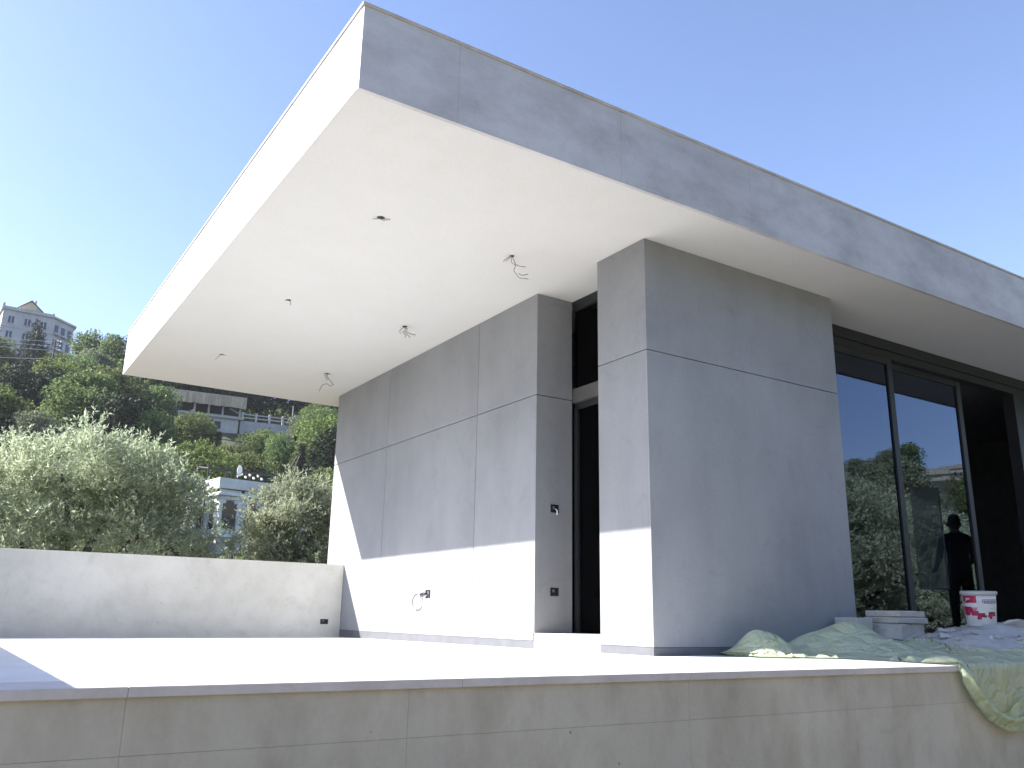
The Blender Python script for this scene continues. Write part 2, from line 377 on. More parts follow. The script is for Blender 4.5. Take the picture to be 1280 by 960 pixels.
# ------------------------------------------------------------------ ceiling cables
def wires(x, y, label, paths, hole=.035, cat='cable', rad=.0035, vs=1.0):
    hole *= .6
    o = empty('ceiling_cable', (x, y, 3.2), label, cat, 'cable outlets in the overhang ceiling')
    MB().lathe([(0.0001, 3.1985), (hole, 3.1985), (hole*1.15, 3.1995)], 14, (x, y)).build('outlet_hole', MBLACK, o)
    for p in paths:
        MB().tube([(x+a, y+b, 3.199-c_*vs) for a, b, c_ in p], rad, 5).build('wire', MGREYC, o, smooth=True)
wires(3.655, 5.707, 'longest bundle of bent bare wires hanging from the ceiling near the grey front block',
      [[(0,0,0),(.02,.0,.06),(.035,-.01,.12),(.02,0,.2),(.05,0,.26),(.075,-.01,.30),(.15,-.03,.295)],
       [(0,0,0),(-.01,.0,.05),(.0,0,.1),(.03,-.01,.13)], [(-.01,0,0),(-.05,.01,.05),(-.08,.01,.11)], [(-.01,0,0),(-.03,.01,.05),(-.05,.01,.09)],
       [(.035,-.01,.12),(.07,-.02,.135),(.12,-.03,.13)], [(.06,-.01,.24),(.1,-.01,.25),(.15,-.02,.22)]], .03, vs=.62)
wires(3.734, 7.914, 'short knotted tuft of wires hanging from the middle of the ceiling above the wall',
      [[(0,0,0),(-.03,0,.05),(-.05,.02,.11),(-.03,.02,.15)], [(0,0,0),(.01,0,.06),(-.02,0,.12),(.02,0,.18),(.01,0,.22)],
       [(0,0,0),(.03,-.01,.05),(.01,-.01,.1),(.06,-.02,.14),(.11,-.04,.15)], [(.0,0,.1),(.05,-.02,.2),(.06,-.02,.21)]], .04, rad=.005, vs=.55)
wires(3.754, 10.183, 'curled thin wire hanging from the ceiling nearest the far end of the overhang',
      [[(0,0,0),(.01,0,.06),(.05,-.01,.12),(.09,-.02,.17),(.05,-.02,.2),(.0,-.01,.17),(-.05,.01,.2),(-.08,.02,.3)],
       [(0,0,0),(-.03,0,.04),(.0,0,.09),(.01,0,.11)], [(-.04,.02,.0),(.04,-.02,.005)]], .05, rad=.006, vs=.8)
wires(2.429, 5.68, 'round brownish outlet hole with wire stubs at the near outer side of the ceiling',
      [[(-.01,0,0),(-.03,.01,.015),(-.06,.02,.018)], [(.02,0,0),(.04,-.01,.012),(.07,-.02,.006)], [(0,0,0),(.0,-.01,.02),(.03,-.01,.022)]], .045)
wires(2.452, 7.866, 'small outlet hole with one short stub midway along the outer side of the ceiling',
      [[(0,0,0),(.02,0,.02),(.02,0,.05)], [(0,0,0),(-.04,0,.015)]], .035)
wires(2.413, 10.137, 'tiny outlet hole with a faint stub at the far outer corner of the ceiling',
      [[(0,0,0),(-.02,0,.02),(-.06,.02,.07)], [(0,0,0),(.04,-.01,.01)]], .035)

# ------------------------------------------------------------------ socket boxes
def socket(x, y, z, axis, label, wd=.075, ht=.075, wire=None, wm=MWHITEP):
    o = empty('socket_box', (x, y, z), label, 'socket', 'open electrical boxes in the walls')
    h, k = wd/2, ht/2
    if axis == 'y':      # face looks to -y
        MB().box(x-h, x+h, y-.004, y-.001, z-k, z+k).build('box', MBLACK, o)
        for a in ((x-h, x-h+.006), (x+h-.006, x+h)): bx('rim', MFRAME, o, *a, y-.007, y-.0045, z-k, z+k)
        bx('clip', MSKIRT, o, x-h*.55, x-h*.05, y-.009, y-.0045, z-k*.1, z+k*.6)
    else:
        MB().box(x-.004, x-.001, y-h, y+h, z-k, z+k).build('box', MBLACK, o)
        for a in ((y-h, y-h+.006), (y+h-.006, y+h)): bx('rim', MFRAME, o, x-.007, x-.0045, *a, z-k, z+k)
        bx('clip', MSKIRT, o, x-.009, x-.0045, y-h*.6, y-h*.1, z-k*.1, z+k*.6)
    if wire: MB().tube(wire, .0055, 6).build('wire', wm, o, smooth=True)
    return o
socket(4.536, 6.3, 1.187, 'y', 'open black socket box with a white wire end, upper one beside the dark doorway',
       .085, .07, [(4.54, 6.29, 1.185), (4.545, 6.27, 1.17), (4.545, 6.272, 1.13)])
socket(4.538, 6.3, .461, 'y', 'open black socket box near the step, lower one beside the dark doorway', .085, .07)
socket(4.112, 10.6, .148, 'y', 'small dark socket box low in the parapet near the house wall', .10, .06)
sb = socket(4.33, 8.27, .462, 'x', 'dark socket box with a white cable coil on the sunlit wall', .10, .085,
       [(4.32, 8.28, .45), (4.305, 8.31, .42), (4.308, 8.33, .36), (4.315, 8.335, .27)], MCABLE)
ring = [(4.318-.012*math.sin(t*.5), 8.51+.115*math.cos(t), .395+.085*math.sin(t)) for t in [i*2*math.pi/22 for i in range(23)]]
MB().tube(ring, .008, 6).build('coil', MCABLE, sb, smooth=True)
MB().tube([(4.32, 8.29, .46), (4.312, 8.35, .47), (4.312, 8.43, .455)], .010, 6).build('cable_tie', MBLACK, sb, smooth=True)

# ------------------------------------------------------------------ foliage builders
rng = np.random.default_rng(11)
def unit(n):
    v = rng.normal(size=(n, 3)); return v/np.linalg.norm(v, axis=1, keepdims=True)
def leaves_mesh(name, P, D, Nn, ln, wd):
    """rhombic leaves: base P, direction D, rough normal Nn"""
    S = np.cross(D, Nn); S /= np.linalg.norm(S, axis=1, keepdims=True)+1e-9
    ln = ln[:, None]; wd = wd[:, None]
    U = np.cross(S, D)
    V = np.stack([P, P+D*ln*.45+S*wd*.5+U*ln*.06, P+D*ln, P+D*ln*.45-S*wd*.5+U*ln*.06], 1).reshape(-1, 3)
    F = np.arange(len(V)).reshape(-1, 4)
    return fast_mesh(name, V, F)
def olive_mesh(name, lumps, twigs, per=14, ll=.078, lw=.021):
    sub = []
    for (a, b, z, r) in lumps:
        for q in unit(int(9+14*r)):
            if q[2] < -.7: continue
            k = rng.uniform(.55, .85); sub.append((a+q[0]*r*k, b+q[1]*r*k, z+q[2]*r*k*.95, r*rng.uniform(.19, .38)))
    L = np.array(sub); w = L[:, 3]**2; idx = rng.choice(len(L), twigs, p=w/w.sum())
    d = unit(twigs); d[:, 2] = np.where(d[:, 2] < -.55, -d[:, 2], d[:, 2])
    rad = L[idx, 3]*(.35+.67*rng.random(twigs)**.6)
    base = L[idx, :3]+d*rad[:, None]*np.array([1, 1, .95])
    tdir = d*.7+unit(twigs)*.55+np.array([0, 0, .55]); tdir /= np.linalg.norm(tdir, axis=1, keepdims=True)
    tl = .16+.26*rng.random(twigs)
    k = (np.arange(per)+.5)/per
    P = base[:, None, :]+tdir[:, None, :]*(tl[:, None]*k[None])[:, :, None]
    P = P+np.array([0, 0, -1])*((k**2)[None, :, None])*(tl*.25)[:, None, None]
    a = unit(twigs*per).reshape(twigs, per, 3)
    D = tdir[:, None, :]*.75+a*.75; D /= np.linalg.norm(D, axis=2, keepdims=True)
    P = P.reshape(-1, 3); D = D.reshape(-1, 3); n = len(P)
    return leaves_mesh(name, P, D, unit(n), ll*(.65+.6*rng.random(n)), lw*(.7+.6*rng.random(n)))
def crown_mesh(name, lumps, n, size, up=.3, asp=.6):
    L = np.array(lumps); w = L[:, 3]**2; idx = rng.choice(len(L), n, p=w/w.sum())
    d = unit(n)
    # clumped: perturb directions towards cluster axes
    k = unit(60); near = k[np.argmax(d@k.T, axis=1)]; d = d*.45+near*.55; d /= np.linalg.norm(d, axis=1, keepdims=True)
    cl = .86+.2*rng.random(60); rad = L[idx, 3]*cl[np.argmax(d@k.T, axis=1)]*(.55+.47*rng.random(n)**.5)
    P = L[idx, :3]+d*rad[:, None]+unit(n)*.05*L[idx, 3][:, None]
    D = d*.5+unit(n)*.8+np.array([0, 0, up]); D /= np.linalg.norm(D, axis=1, keepdims=True)
    s = size*(.6+.8*rng.random(n))
    return leaves_mesh(name, P, D, d+unit(n)*.5, s, s*asp)
def limbs(mb, base, tips, r0, bend=.15, rnd=None):
    rnd = rnd or random.Random(5)
    for t in tips:
        b = Vector(base); t = Vector(t); pts = []; rs = []
        off = Vector((rnd.uniform(-1, 1), rnd.uniform(-1, 1), 0))*bend*(t-b).length
        for i in range(6):
            u = i/5; pts.append(b.lerp(t, u)+off*math.sin(u*math.pi)+Vector((rnd.uniform(-.03, .03), rnd.uniform(-.03, .03), 0))*(1 if 0 < i < 5 else 0)); rs.append(r0*(1-.8*u))
        mb.tube(pts, rs, 7)
MBARK = concrete('olive_bark', (.09, .075, .06), stain=(.4, .4, .4), stain_amt=.9, blotch=6, pores=False, bump=.8, rnd=.1)
MOLIVE = foliage('olive_leaf', (.25, .30, .19), (.57, .62, .49), .45, .02)
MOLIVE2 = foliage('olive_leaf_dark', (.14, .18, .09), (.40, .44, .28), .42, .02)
def olive(name, loc, lumps, twigs, label, cat='tree', group=None, m=MOLIVE, base_z=-.9, trunk=(0, 0), mesh=None, ll=.078):
    o = empty(name, (loc[0], loc[1], base_z), label, cat, group)
    lm = [(a, b, z-base_z, r) for a, b, z, r in lumps]
    cr = olive_mesh('olive_crown', lm, twigs, ll=ll)
    link('crown', cr, m, o)
    mb = MB(); fork = (trunk[0]+.05, trunk[1], 1.15)
    mb.tube([(trunk[0]-.1, trunk[1], -.1), (trunk[0], trunk[1]+.05, .45), (trunk[0]+.03, trunk[1], .85), fork], [.27, .2, .19, .16], 10)
    limbs(mb, fork, [(a, b, z) for a, b, z, r in lm], .10)
    mb.build('trunk', MBARK, o, world=False, smooth=True)
    return o
BIG = [(-.35,0,2.25,.95),(-1.25,0,1.72,.85),(-2.1,.2,1.45,.85),(.5,.1,1.95,.95),(1.15,0,2.1,.72),(1.6,.1,1.35,.62),(.7,-.3,1.0,.9),(-.8,-.4,.95,.9),(-1.9,-.2,.6,.8),(1.75,0,.5,.6),(0,.5,1.5,1.0),(-2.8,.2,.9,.8)]
big = olive('olive_tree', (1.7, 14.9), BIG, 7000, 'large grey green olive tree with a dark trunk behind the parapet at left', 'tree', 'olive trees', trunk=(-.1, -.1))
RGT = [(-.1,0,1.85,.66),(-.4,0,1.15,.66),(.5,.1,1.78,.65),(1.1,.2,1.5,.7),(-.7,-.1,.4,.5),(.2,-.3,.55,.8),(.9,-.2,.4,.7),(.1,.3,1.0,.8)]
olive('olive_tree', (5.0, 14.7), RGT, 4600, 'smaller rounded pale olive tree behind the parapet beside the house wall', 'tree', 'olive trees')
olive('olive_bush', (4.35, 17.3), [(0,0,.45,.65),(-.55,.1,.4,.6),(.5,0,.55,.6),(.15,-.2,.1,.8),(-.5,-.2,-.2,.7)], 2300, 'low silvery olive bush in front of the arched stone house between two olive trees', 'bush', None, m=MOLIVE)
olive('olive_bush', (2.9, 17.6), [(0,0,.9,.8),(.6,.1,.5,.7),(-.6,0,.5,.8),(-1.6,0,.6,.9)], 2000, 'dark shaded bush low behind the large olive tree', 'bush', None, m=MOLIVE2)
# olives on the open side: some mirrored in the glazing, the rest out of view
om = [ch for ch in big.children]
def copy_tree(src, loc, s, rz, label, group=None, cat=None):
    r = src.copy(); COL.objects.link(r); r.location = loc; r.scale = (s, s, s); r.rotation_euler.z = rz; r['label'] = label
    if group: r['group'] = group
    if cat: r['category'] = cat
    for ch in src.children:
        c_ = ch.copy(); COL.objects.link(c_); c_.parent = r
    return r
for i, (x, y, s, rz) in enumerate([(15.5,-1.5,1.25,.4),(18.5,-4.5,1.25,2.2),(22,-4,1.3,4.0),(23.5,-8.5,1.45,1.1),(28,-8,1.5,3.1),(29,-13,1.55,5.2),(34,-11,1.6,.2),(20,-10,1.4,2.9),(37,-17,1.8,1.7),(11,-7.5,1.55,.9),(6.5,-8.5,1.6,3.3),(2,-9.5,1.65,5.0),(-3,-9,1.6,1.4),(-8,-7,1.55,2.6),(13.5,-12,1.9,4.2),(8,-13.5,2.0,1.9),(2.5,-14,2.0,.3),(-4,-14,1.9,3.7),(-11,-11,1.8,5.5)]):  # later entries unseen, added to block low sky and darken the front faces
    copy_tree(big, (x, y, ground_z(x, y)-.1), s, rz, 'olive tree in the grove partly mirrored in the glazing, partly added to block low sky', 'olive grove mirrored in the glazing')

# hillside trees: a few kinds sharing mesh data
MG = dict(broad=foliage('broadleaf_green', (.065, .105, .04), (.225, .295, .12), .4, .03),
          fresh=foliage('fresh_green', (.075, .125, .035), (.24, .32, .11), .38, .02),
          dark=foliage('dark_evergreen', (.014, .024, .015), (.055, .08, .045), .15, .02),
          grey=foliage('grey_green', (.11, .14, .09), (.32, .37, .24), .33, .02),
          gold=foliage('golden_shrub', (.16, .12, .02), (.40, .30, .04), .3, .01))
MTRUNK = plain('tree_bark', (.06, .05, .04), .9)
def lumps_round(seed, n, w, h, z0):
    r = random.Random(seed); out = []
    for i in range(n):
        a = r.uniform(0, 6.28); q = r.uniform(.1, .62)*w/2; z = z0+(h-z0)*r.uniform(.18, .82)
        k = 1-abs((z-z0)/(h-z0)-.42)
        out.append((q*math.cos(a), q*math.sin(a), z, r.uniform(.16, .26)*w*k+.08*w))
    out.append((0, 0, z0+(h-z0)*.8, .2*w)); return out
KIND = {}
def kind(name, lumps, n, size, h, w, up=.3, asp=.6, fork=.3, tr=.16):
    cr = crown_mesh(name+'_crown', lumps, n, size, up, asp)
    mb = MB(); mb.tube([(0,0,-.5),(.05,0,h*fork*.5),(0,.04,h*fork)], [tr*1.3, tr, tr*.85], 8)
    limbs(mb, (0,.04,h*fork*.95), [(a,b,z) for a,b,z,r in lumps[:7]], tr*.55)
    tk = mb.build(name+'_trunk', MTRUNK, None, smooth=True); me = tk.data; bpy.data.objects.remove(tk)
    KIND[name] = (cr, me, h, w)
for i in range(5): kind('broadleaf_%d' % i, lumps_round(20+i, 13, 6, 6, .9), 9000, .24, 6, 6)
kind('umbrella', [(0,0,4.6,1.9),(1.6,.3,4.1,1.5),(-1.7,0,4.1,1.5),(.3,1.5,4.2,1.5),(-.2,-1.5,4.2,1.5),(2.4,.4,3.3,1.2),(-2.5,-.3,3.3,1.2),(0,-.6,3.4,1.6)], 9000, .22, 6, 6.5)
def conifer(name, h, w, n, seed):
    r = random.Random(seed); L = []
    for i in range(26):
        u = i/25; z = .12*h+u*.86*h; q = (1-u)**.8*w*.30; a = i*2.4
        L.append((q*math.cos(a), q*math.sin(a), z, max(.16*w*(1-u)+.05*w, .2)))
    kind(name, L, n, .26, h, w, -.2, .35, .9, .2)
conifer('conifer_tall', 11, 5.5, 8000, 1); conifer('conifer_slim', 9, 2.0, 5000, 2)
def tree(kn, mk, az, d, hh, label, ww=None, group=None, cat='tree', name='hillside_tree', sink=.2):
    cr, tk, h, w_ = KIND[kn]; x, y = polar(az, d); s = hh/h; sx = (ww/w_) if ww else s
    key = (kn, mk)
    if key not in tree.cache:
        c2 = cr.copy(); c2.materials.clear(); c2.materials.append(MG[mk]); tree.cache[key] = c2
    o = empty(name, (x, y, ground_z(x, y)-sink), label, cat, group, rz=(az*37.7+d*1.3) % 6.28); o.scale = (sx, sx, s)
    link('crown', tree.cache[key], None, o); link('trunk', tk, None, o)
    return o
tree.cache = {}
# --- trees one can name
tree('umbrella','fresh',12.7,92,7.2,'bright green dome shaped pine just above the arched stone house',9.4,name='pine_tree')
tree('broadleaf_1','fresh',12.6,113,6.0,'fresh green rounded tree standing before the house with the slatted canopy',5.6)
tree('broadleaf_2','broad',16.4,113,5.0,'mid green tree below the railed wall, left of a taller green pair',5.4)
tree('broadleaf_3','broad',17.6,105,6.2,'mid green upright tree directly above the black pergola beams',4.6)
tree('broadleaf_0','broad',20.2,122,7.2,'dark green tree at the end of the railed wall, nearest the house edge',6.8)
tree('broadleaf_4','grey',18.9,124,5.4,'pale grey green rounded tree at the right end of the railing',5.6)
tree('broadleaf_1','broad',19.3,100,6.0,'dense deep green tree above the right half of the pergola',4.4)
tree('broadleaf_4','fresh',20.1,108,3.8,'light green low shrub beside the golden bush',4.4,cat='bush',name='shrub')
tree('broadleaf_2','gold',20.5,102,2.6,'golden yellow bush near the edge of the house wall',3.4,cat='bush',name='shrub')
tree('broadleaf_0','broad',14.9,100,5.4,'olive green tree left of the black pergola behind the stone house',5.0)
tree('conifer_tall','dark',2.7,176,12.5,'dark spreading conifer in front of the tall hilltop apartment block',9.5,name='conifer_tree')
tree('conifer_tall','dark',.3,172,13.0,'dark conifer at the left edge of the photo beside the apartment block',7.5,name='conifer_tree')
tree('conifer_slim','dark',7.3,188,12.0,'slim dark cypress pointing up at the skyline by the roof corner',2.2,name='cypress_tree')
tree('broadleaf_3','broad',5.8,182,12.5,'large rounded skyline tree right of the apartment block',9.5)
tree('broadleaf_1','broad',7.0,178,11.6,'broad skyline tree whose crown meets the corner of the white roof',9.0)
tree('broadleaf_0','broad',8.3,176,11.0,'dark skyline tree partly hidden by the white roof corner',9.0)
tree('broadleaf_2','fresh',4.3,128,8.2,'large light green tree in the middle of the slope above the big olive',9.0)
tree('broadleaf_4','broad',7.6,122,9.0,'broad mid green tree on the slope below the roof corner',9.0)
tree('broadleaf_3','fresh',1.4,112,6.5,'yellow green tree low on the slope at the left edge of the photo',8.0)
tree('broadleaf_0','broad',10.1,120,7.8,'dark green tree left of the house with the slatted canopy',6.4)
tree('broadleaf_1','grey',9.6,92,4.2,'grey green bush just above the crown of the big olive',5.0,cat='bush',name='shrub')
# --- the wood between them
rt_ = random.Random(77); placed = []
def cap_tan(az):
    if az < 9.2: return 9
    if az < 10.4: return .225
    if az < 12.6: return .212
    if az < 15.3: return .196
    if az < 18.6: return .198
    return .23
n_w = 0
def wood_label(k, mk, az, d1):
    zone = ('on the hilltop skyline' if d1 > 170 and az < 9 else 'on the upper wooded slope' if d1 > 138 and az < 9 else
            'in the dark wood above the railed wall' if d1 > 138 else 'just below the slatted canopy house' if d1 > 105 and az > 9 else
            'on the middle slope above the big olive' if d1 > 90 and az < 9 else 'low on the slope behind the big olive' if az < 9 else 'low on the slope around the stone house')
    sh = 'slim conifer' if 'slim' in k else 'broad conifer' if 'conifer' in k else 'flat topped pine' if 'umbrella' in k else 'rounded tree'
    if az < 9: zone += ' further left' if az < 0 else ' at far left' if az < 3.2 else ' at centre left' if az < 6.2 else ' near the roof'
    return '%s %s %s' % ({'dark': 'dark green', 'broad': 'mid green', 'fresh': 'light green', 'grey': 'grey green'}[mk], sh, zone)
for d0 in (66, 74, 84, 96, 108, 121, 134, 148, 162, 178, 195):
    az = -14.0
    while az < 27:
        az += (5.2+rt_.uniform(-1.6, 1.6))*57.3/d0*.82
        d1 = d0+rt_.uniform(-4, 4); x, y = polar(az, d1)
        h = rt_.uniform(5, 8.5)
        if d1 > 156 and az > 9.8: continue
        if d0 < 80 and 11 < az < 23: continue
        if abs(d1-84) < 12 and 11 < az < 22.5: continue
        if 9.6 < az < 19 and 120 < d1 < 141: continue
        if -1.5 < az < 5.8 and 186 < d1: continue
        top = (ground_z(x, y)+h-.24)/d1
        if d1 < 131 and top > cap_tan(az): h = cap_tan(az)*d1+.24-ground_z(x, y)
        if d0 < 80 and az > 9: h = min(h, .105*d1-ground_z(x, y))
        if h < 1.6: continue
        if d1 > 140 and 9 < az < 24: h += 4.5
        if d1 > 170 and az < 9: h = min(h, .262*d1+.24-ground_z(x, y)); h = max(h, 3)
        k = rt_.choice(['broadleaf_0','broadleaf_1','broadleaf_2','broadleaf_3','broadleaf_4','broadleaf_1','broadleaf_3','umbrella','conifer_slim'] if d1 < 140 else ['broadleaf_0','broadleaf_2','broadleaf_3','broadleaf_1','conifer_tall'])
        mk = 'dark' if ('conifer' in k or (d1 > 138 and az > 9)) else rt_.choice(['broad','broad','broad','fresh','grey','dark'])
        tree(k, mk, az, d1, h, wood_label(k, mk, az, d1), h*rt_.uniform(.9, 1.3) if 'slim' not in k else h*.35, 'trees of the wooded hillside')
        n_w += 1
# undergrowth that hides the soil
def undergrowth():
    n = 60000; az = rng.uniform(-16, 28, n); d = np.sqrt(rng.uniform(55**2, 215**2, n)); rel = np.array([ground_z(*polar(a, b)) for a, b in zip(az, d)])
    cl = np.sin(az*5.1+d*.31)*np.cos(d*.7-az*2.3)
    P = np.stack([d*np.sin(np.radians(az)), d*np.cos(np.radians(az)), rel+rng.random(n)*(.5+.9*np.clip(cl+.3, 0, 1))], 1)
    ok = ~((np.abs(d-80) < 6) & (az > 11) & (az < 20)) & ~((d > 121) & (d < 140) & (az > 9.8) & (az < 19))
    P = P[ok]; n = len(P); D = unit(n)*.8+np.array([0, 0, .6]); D /= np.linalg.norm(D, axis=1, keepdims=True)
    s = .55*(.5+rng.random(n)); me = leaves_mesh('undergrowth', P, D, unit(n), s, s*.6)
    tag(link('undergrowth', me, MG['broad']), 'low green undergrowth covering the slope between the trees', 'undergrowth', kind='stuff')
undergrowth()

# ------------------------------------------------------------------ hillside buildings
MSTONE = concrete('white_stone', (.74, .735, .71), stain=(.75, .73, .7), stain_amt=.6, blotch=.9, pores=False, rnd=.10)
MPALE = concrete('pale_render', (.58, .56, .53), stain=(.7, .68, .66), stain_amt=.7, blotch=.4, streak=1, pores=False)
MDARKV = plain('dark_opening', (.012, .013, .018), .5)
MTAN = concrete('tan_boards', (.60, .50, .37), stain=(.6, .55, .5), stain_amt=.7, blotch=1, pores=False, rnd=.3)
MGREYW = concrete('grey_block_wall', (.46, .455, .45), stain=(.7, .7, .7), stain_amt=.7, blotch=.5, pores=False)
MTILE = plain('red_roof_tile', (.20, .085, .075), .8)
MCREAM = plain('cream_plaster', (.62, .52, .34), .8)
MSTEELB = plain('black_steel', (.012, .012, .014), .5)
MTOWER = concrete('tower_stone', (.56, .535, .54), stain=(.65, .63, .63), stain_amt=.8, blotch=.25, pores=False)
MWINB = plain('window_dark', (.045, .05, .075), .15)
MBROWN = plain('timber_infill', (.12, .08, .05), .7)

def arch_poly(cx, w, z0, zs, n=10):
    p = [(cx-w/2, z0), (cx+w/2, z0)]
    p += [(cx+w/2*math.cos(math.pi*i/n), zs+w/2*math.sin(math.pi*i/n)) for i in range(n+1)]
    return p
def stone_house():
    x, y = polar(14.25, 79); zb = 4.2
    # local: corner at 0,0; front face along +x at y=0; left face goes back along +y
    H = empty('stone_house', (x, y, zb), 'white stone house with arched windows and a flat roof below the pine', 'house', rz=R(9))
    top = 11.5-zb; W, D = 11.0, 8.0
    core = bx('wall', MGREYW, H, .13, W, .13, D, -1, top-.4, world=False)
    c_h = .36; z = 0.0; k = 0; zr_ = top-1.45
    ac = [.95, 3.05, 5.15, 7.25, 9.35]; aw = 1.3; asill = top-4.3; asp = top-2.5
    rnd = random.Random(9)
    z = asill-.72
    while z < zr_-.05:          # stone courses of front and left faces, cut round the arches
        z1 = min(z+c_h, zr_)
        def cut(zm, face):
            cs = ac if face == 'f' else [1.6, 4.2]
            half = 0
            if asill < zm < asp: half = aw/2
            elif asp <= zm < asp+aw/2: half = math.sqrt(max(0, (aw/2)**2-(zm-asp)**2))
            return [(c_-half-.02, c_+half+.02) for c_ in cs] if half > 0 else []
        for face, ln in (('f', W), ('l', 5.5)):
            holes = cut((z+z1)/2, face); xx = 0.0 if k % 2 else -.4
            while xx < ln:
                x1 = min(xx+rnd.uniform(.75, 1.1), ln); segs = [(max(xx, 0.0 if face == 'f' else .14), x1)]
                for h0, h1 in holes:
                    ns = []
                    for a, b in segs:
                        if h1 <= a or h0 >= b: ns.append((a, b))
                        else:
                            if h0-a > .12: ns.append((a, h0))
                            if b-h1 > .12: ns.append((h1, b))
                    segs = ns
                for a, b in segs:
                    if b-a < .1: continue
                    p = rnd.uniform(0, .03)
                    if face == 'f': bx('stone', MSTONE, core, a+.012, b-.012, -p, .132, z+.012, z1-.012, world=False)
                    else: bx('stone', MSTONE, core, -p, .132, a+.012, b-.012, z+.012, z1-.012, world=False)
                xx = x1
        z = z1; k += 1
    for c_ in ac:
        a = MB().prism(arch_poly(c_, aw, asill, asp), .10, .128).build('arched_window', MDARKV, H, world=False)
        MB().prism(arch_poly(c_, aw-.05, asill+.95, asp), .08, .099).build('arch_infill', MBROWN, a, world=False)
        bx('railing', MSTEELB, a, c_-.55, c_+.55, .02, .05, asill+.75, asp-.85+.1, world=False)
    for c_ in (1.6, 4.2):
        q = arch_poly(c_, aw, asill, asp); mb = MB(); mb.prism(q, .10, .128)
        mb.v = [(yv, xv, zv) for xv, yv, zv in mb.v]; mb.build('arched_window', MDARKV, H, world=False)
    bx('cornice', MSTONE, H, -.3, W+.3, -.3, D, zr_, zr_+.17, world=False)
    bx('cornice', MSTONE, H, -.12, W, -.12, D, zr_+.171, zr_+.3, world=False)
    bx('roof_band', MDARKV, H, .1, W, .1, D, zr_+.301, zr_+.58, world=False)
    for i in range(5): bx('band_block', MSTONE, H, .0+i*2.2, 1.9+i*2.2, .0, .3, zr_+.301, zr_+.52, world=False)
    rp = bx('parapet', MSTONE, H, -.35, W+.3, -.35, D, zr_+.582, top+.02, world=False)
    return H, top+zb
H, rtop = stone_house()
def on_house(lx, ly):
    p = Matrix.Rotation(R(9), 3, 'Z') @ Vector((lx, ly, 0)); return H.location.x+p.x, H.location.y+p.y
def dish():
    x, y = on_house(1.9, .8)
    o = empty('satellite_dish', (x, y, rtop), 'white satellite dish on the flat roof of the stone house', 'dish', rz=R(50))
    prof_ = [(.001+.5*i/8, .18*(i/8)**2) for i in range(9)]
    mb = MB().lathe(prof_, 20); mb.v = [(vx_, -vz+.2, 1.0+vy) for vx_, vy, vz in mb.v]
    q = mb.build('reflector', MWHITEP, o, world=False, smooth=True)
    sm = q.modifiers.new('thick', 'SOLIDIFY'); sm.thickness = .03
    MB().tube([(0, .3, 0), (0, .3, .95)], .05).build('mast', MSTEELB, o, world=False)
    MB().tube([(0, .2, .6), (0, -.5, .95)], .02).build('feed_arm', MSTEELB, o, world=False)
dish()
def pergola():
    x, y = on_house(-.2, 3.2)
    o = empty('pergola', (x, y, rtop), 'black steel pergola frame with thin beams on the roof terrace of the stone house', 'pergola', rz=R(4))
    W = 12.5; D = 3.6; h = 1.75
    for px_ in (.2, 3.0, 7.6, 9.9, 12.3):
        for py_ in (0, D): bx('post', MSTEELB, o, px_-.06, px_+.06, py_-.06, py_+.06, -4, h-.001, world=False)
    bx('beam', MSTEELB, o, 2.9, W, -.08, .08, h-.55, h-.40, world=False)
    bx('beam', MSTEELB, o, 0, W, D-.08, D+.08, h, h+.16, world=False)
    bx('beam', MSTEELB, o, 7.5, W, -.08, .08, h-1.35, h-1.2, world=False)
    for px_ in (.2, 4.4, 7.6):
        MB().tube([(px_, -.05, h-.5), (px_+.2, D, h+.08)], .07, 5).build('rafter', MWHITEP if px_ > .3 else MSTEELB, o, world=False)
    MB().tube([(0.2, 0, h-.5), (.2, 0, h-.5+.01)], .05, 5)
pergola()
for gi, (lx, ly, zz, n) in enumerate(((3.9, 3.0, .95, 7), (8.4, 3.0, 1.0, 5))):
    x, y = on_house(lx, ly)
    o = empty('globe_lamp', (x, y, rtop), 'cluster of white globe lamps under the %s of the black pergola' % ('left half' if gi == 0 else 'right half'), 'lamp', 'globe lamp clusters under the pergola', rz=R(9))
    MB().tube([(0, 0, -1.0), (0, 0, zz+.35)], .03).build('pole', MSTEELB, o, world=False)
    MB().tube([(-1.3 if n == 7 else -.6, 0, zz+.3), (1.3 if n == 7 else .6, 0, zz+.3)], .025).build('arm', MSTEELB, o, world=False)
    for i in range(n):
        a = (i-(n-1)/2)*(.4 if n == 7 else .28)
        mb = MB().lathe([(.12*math.sin(math.pi*k/8)+.0005, zz+(.12 if i % 2 else -.12)-.12*math.cos(math.pi*k/8)) for k in range(9)], 10, (a, 0)); mb.build('globe', MWHITEP, o, world=False, smooth=True)

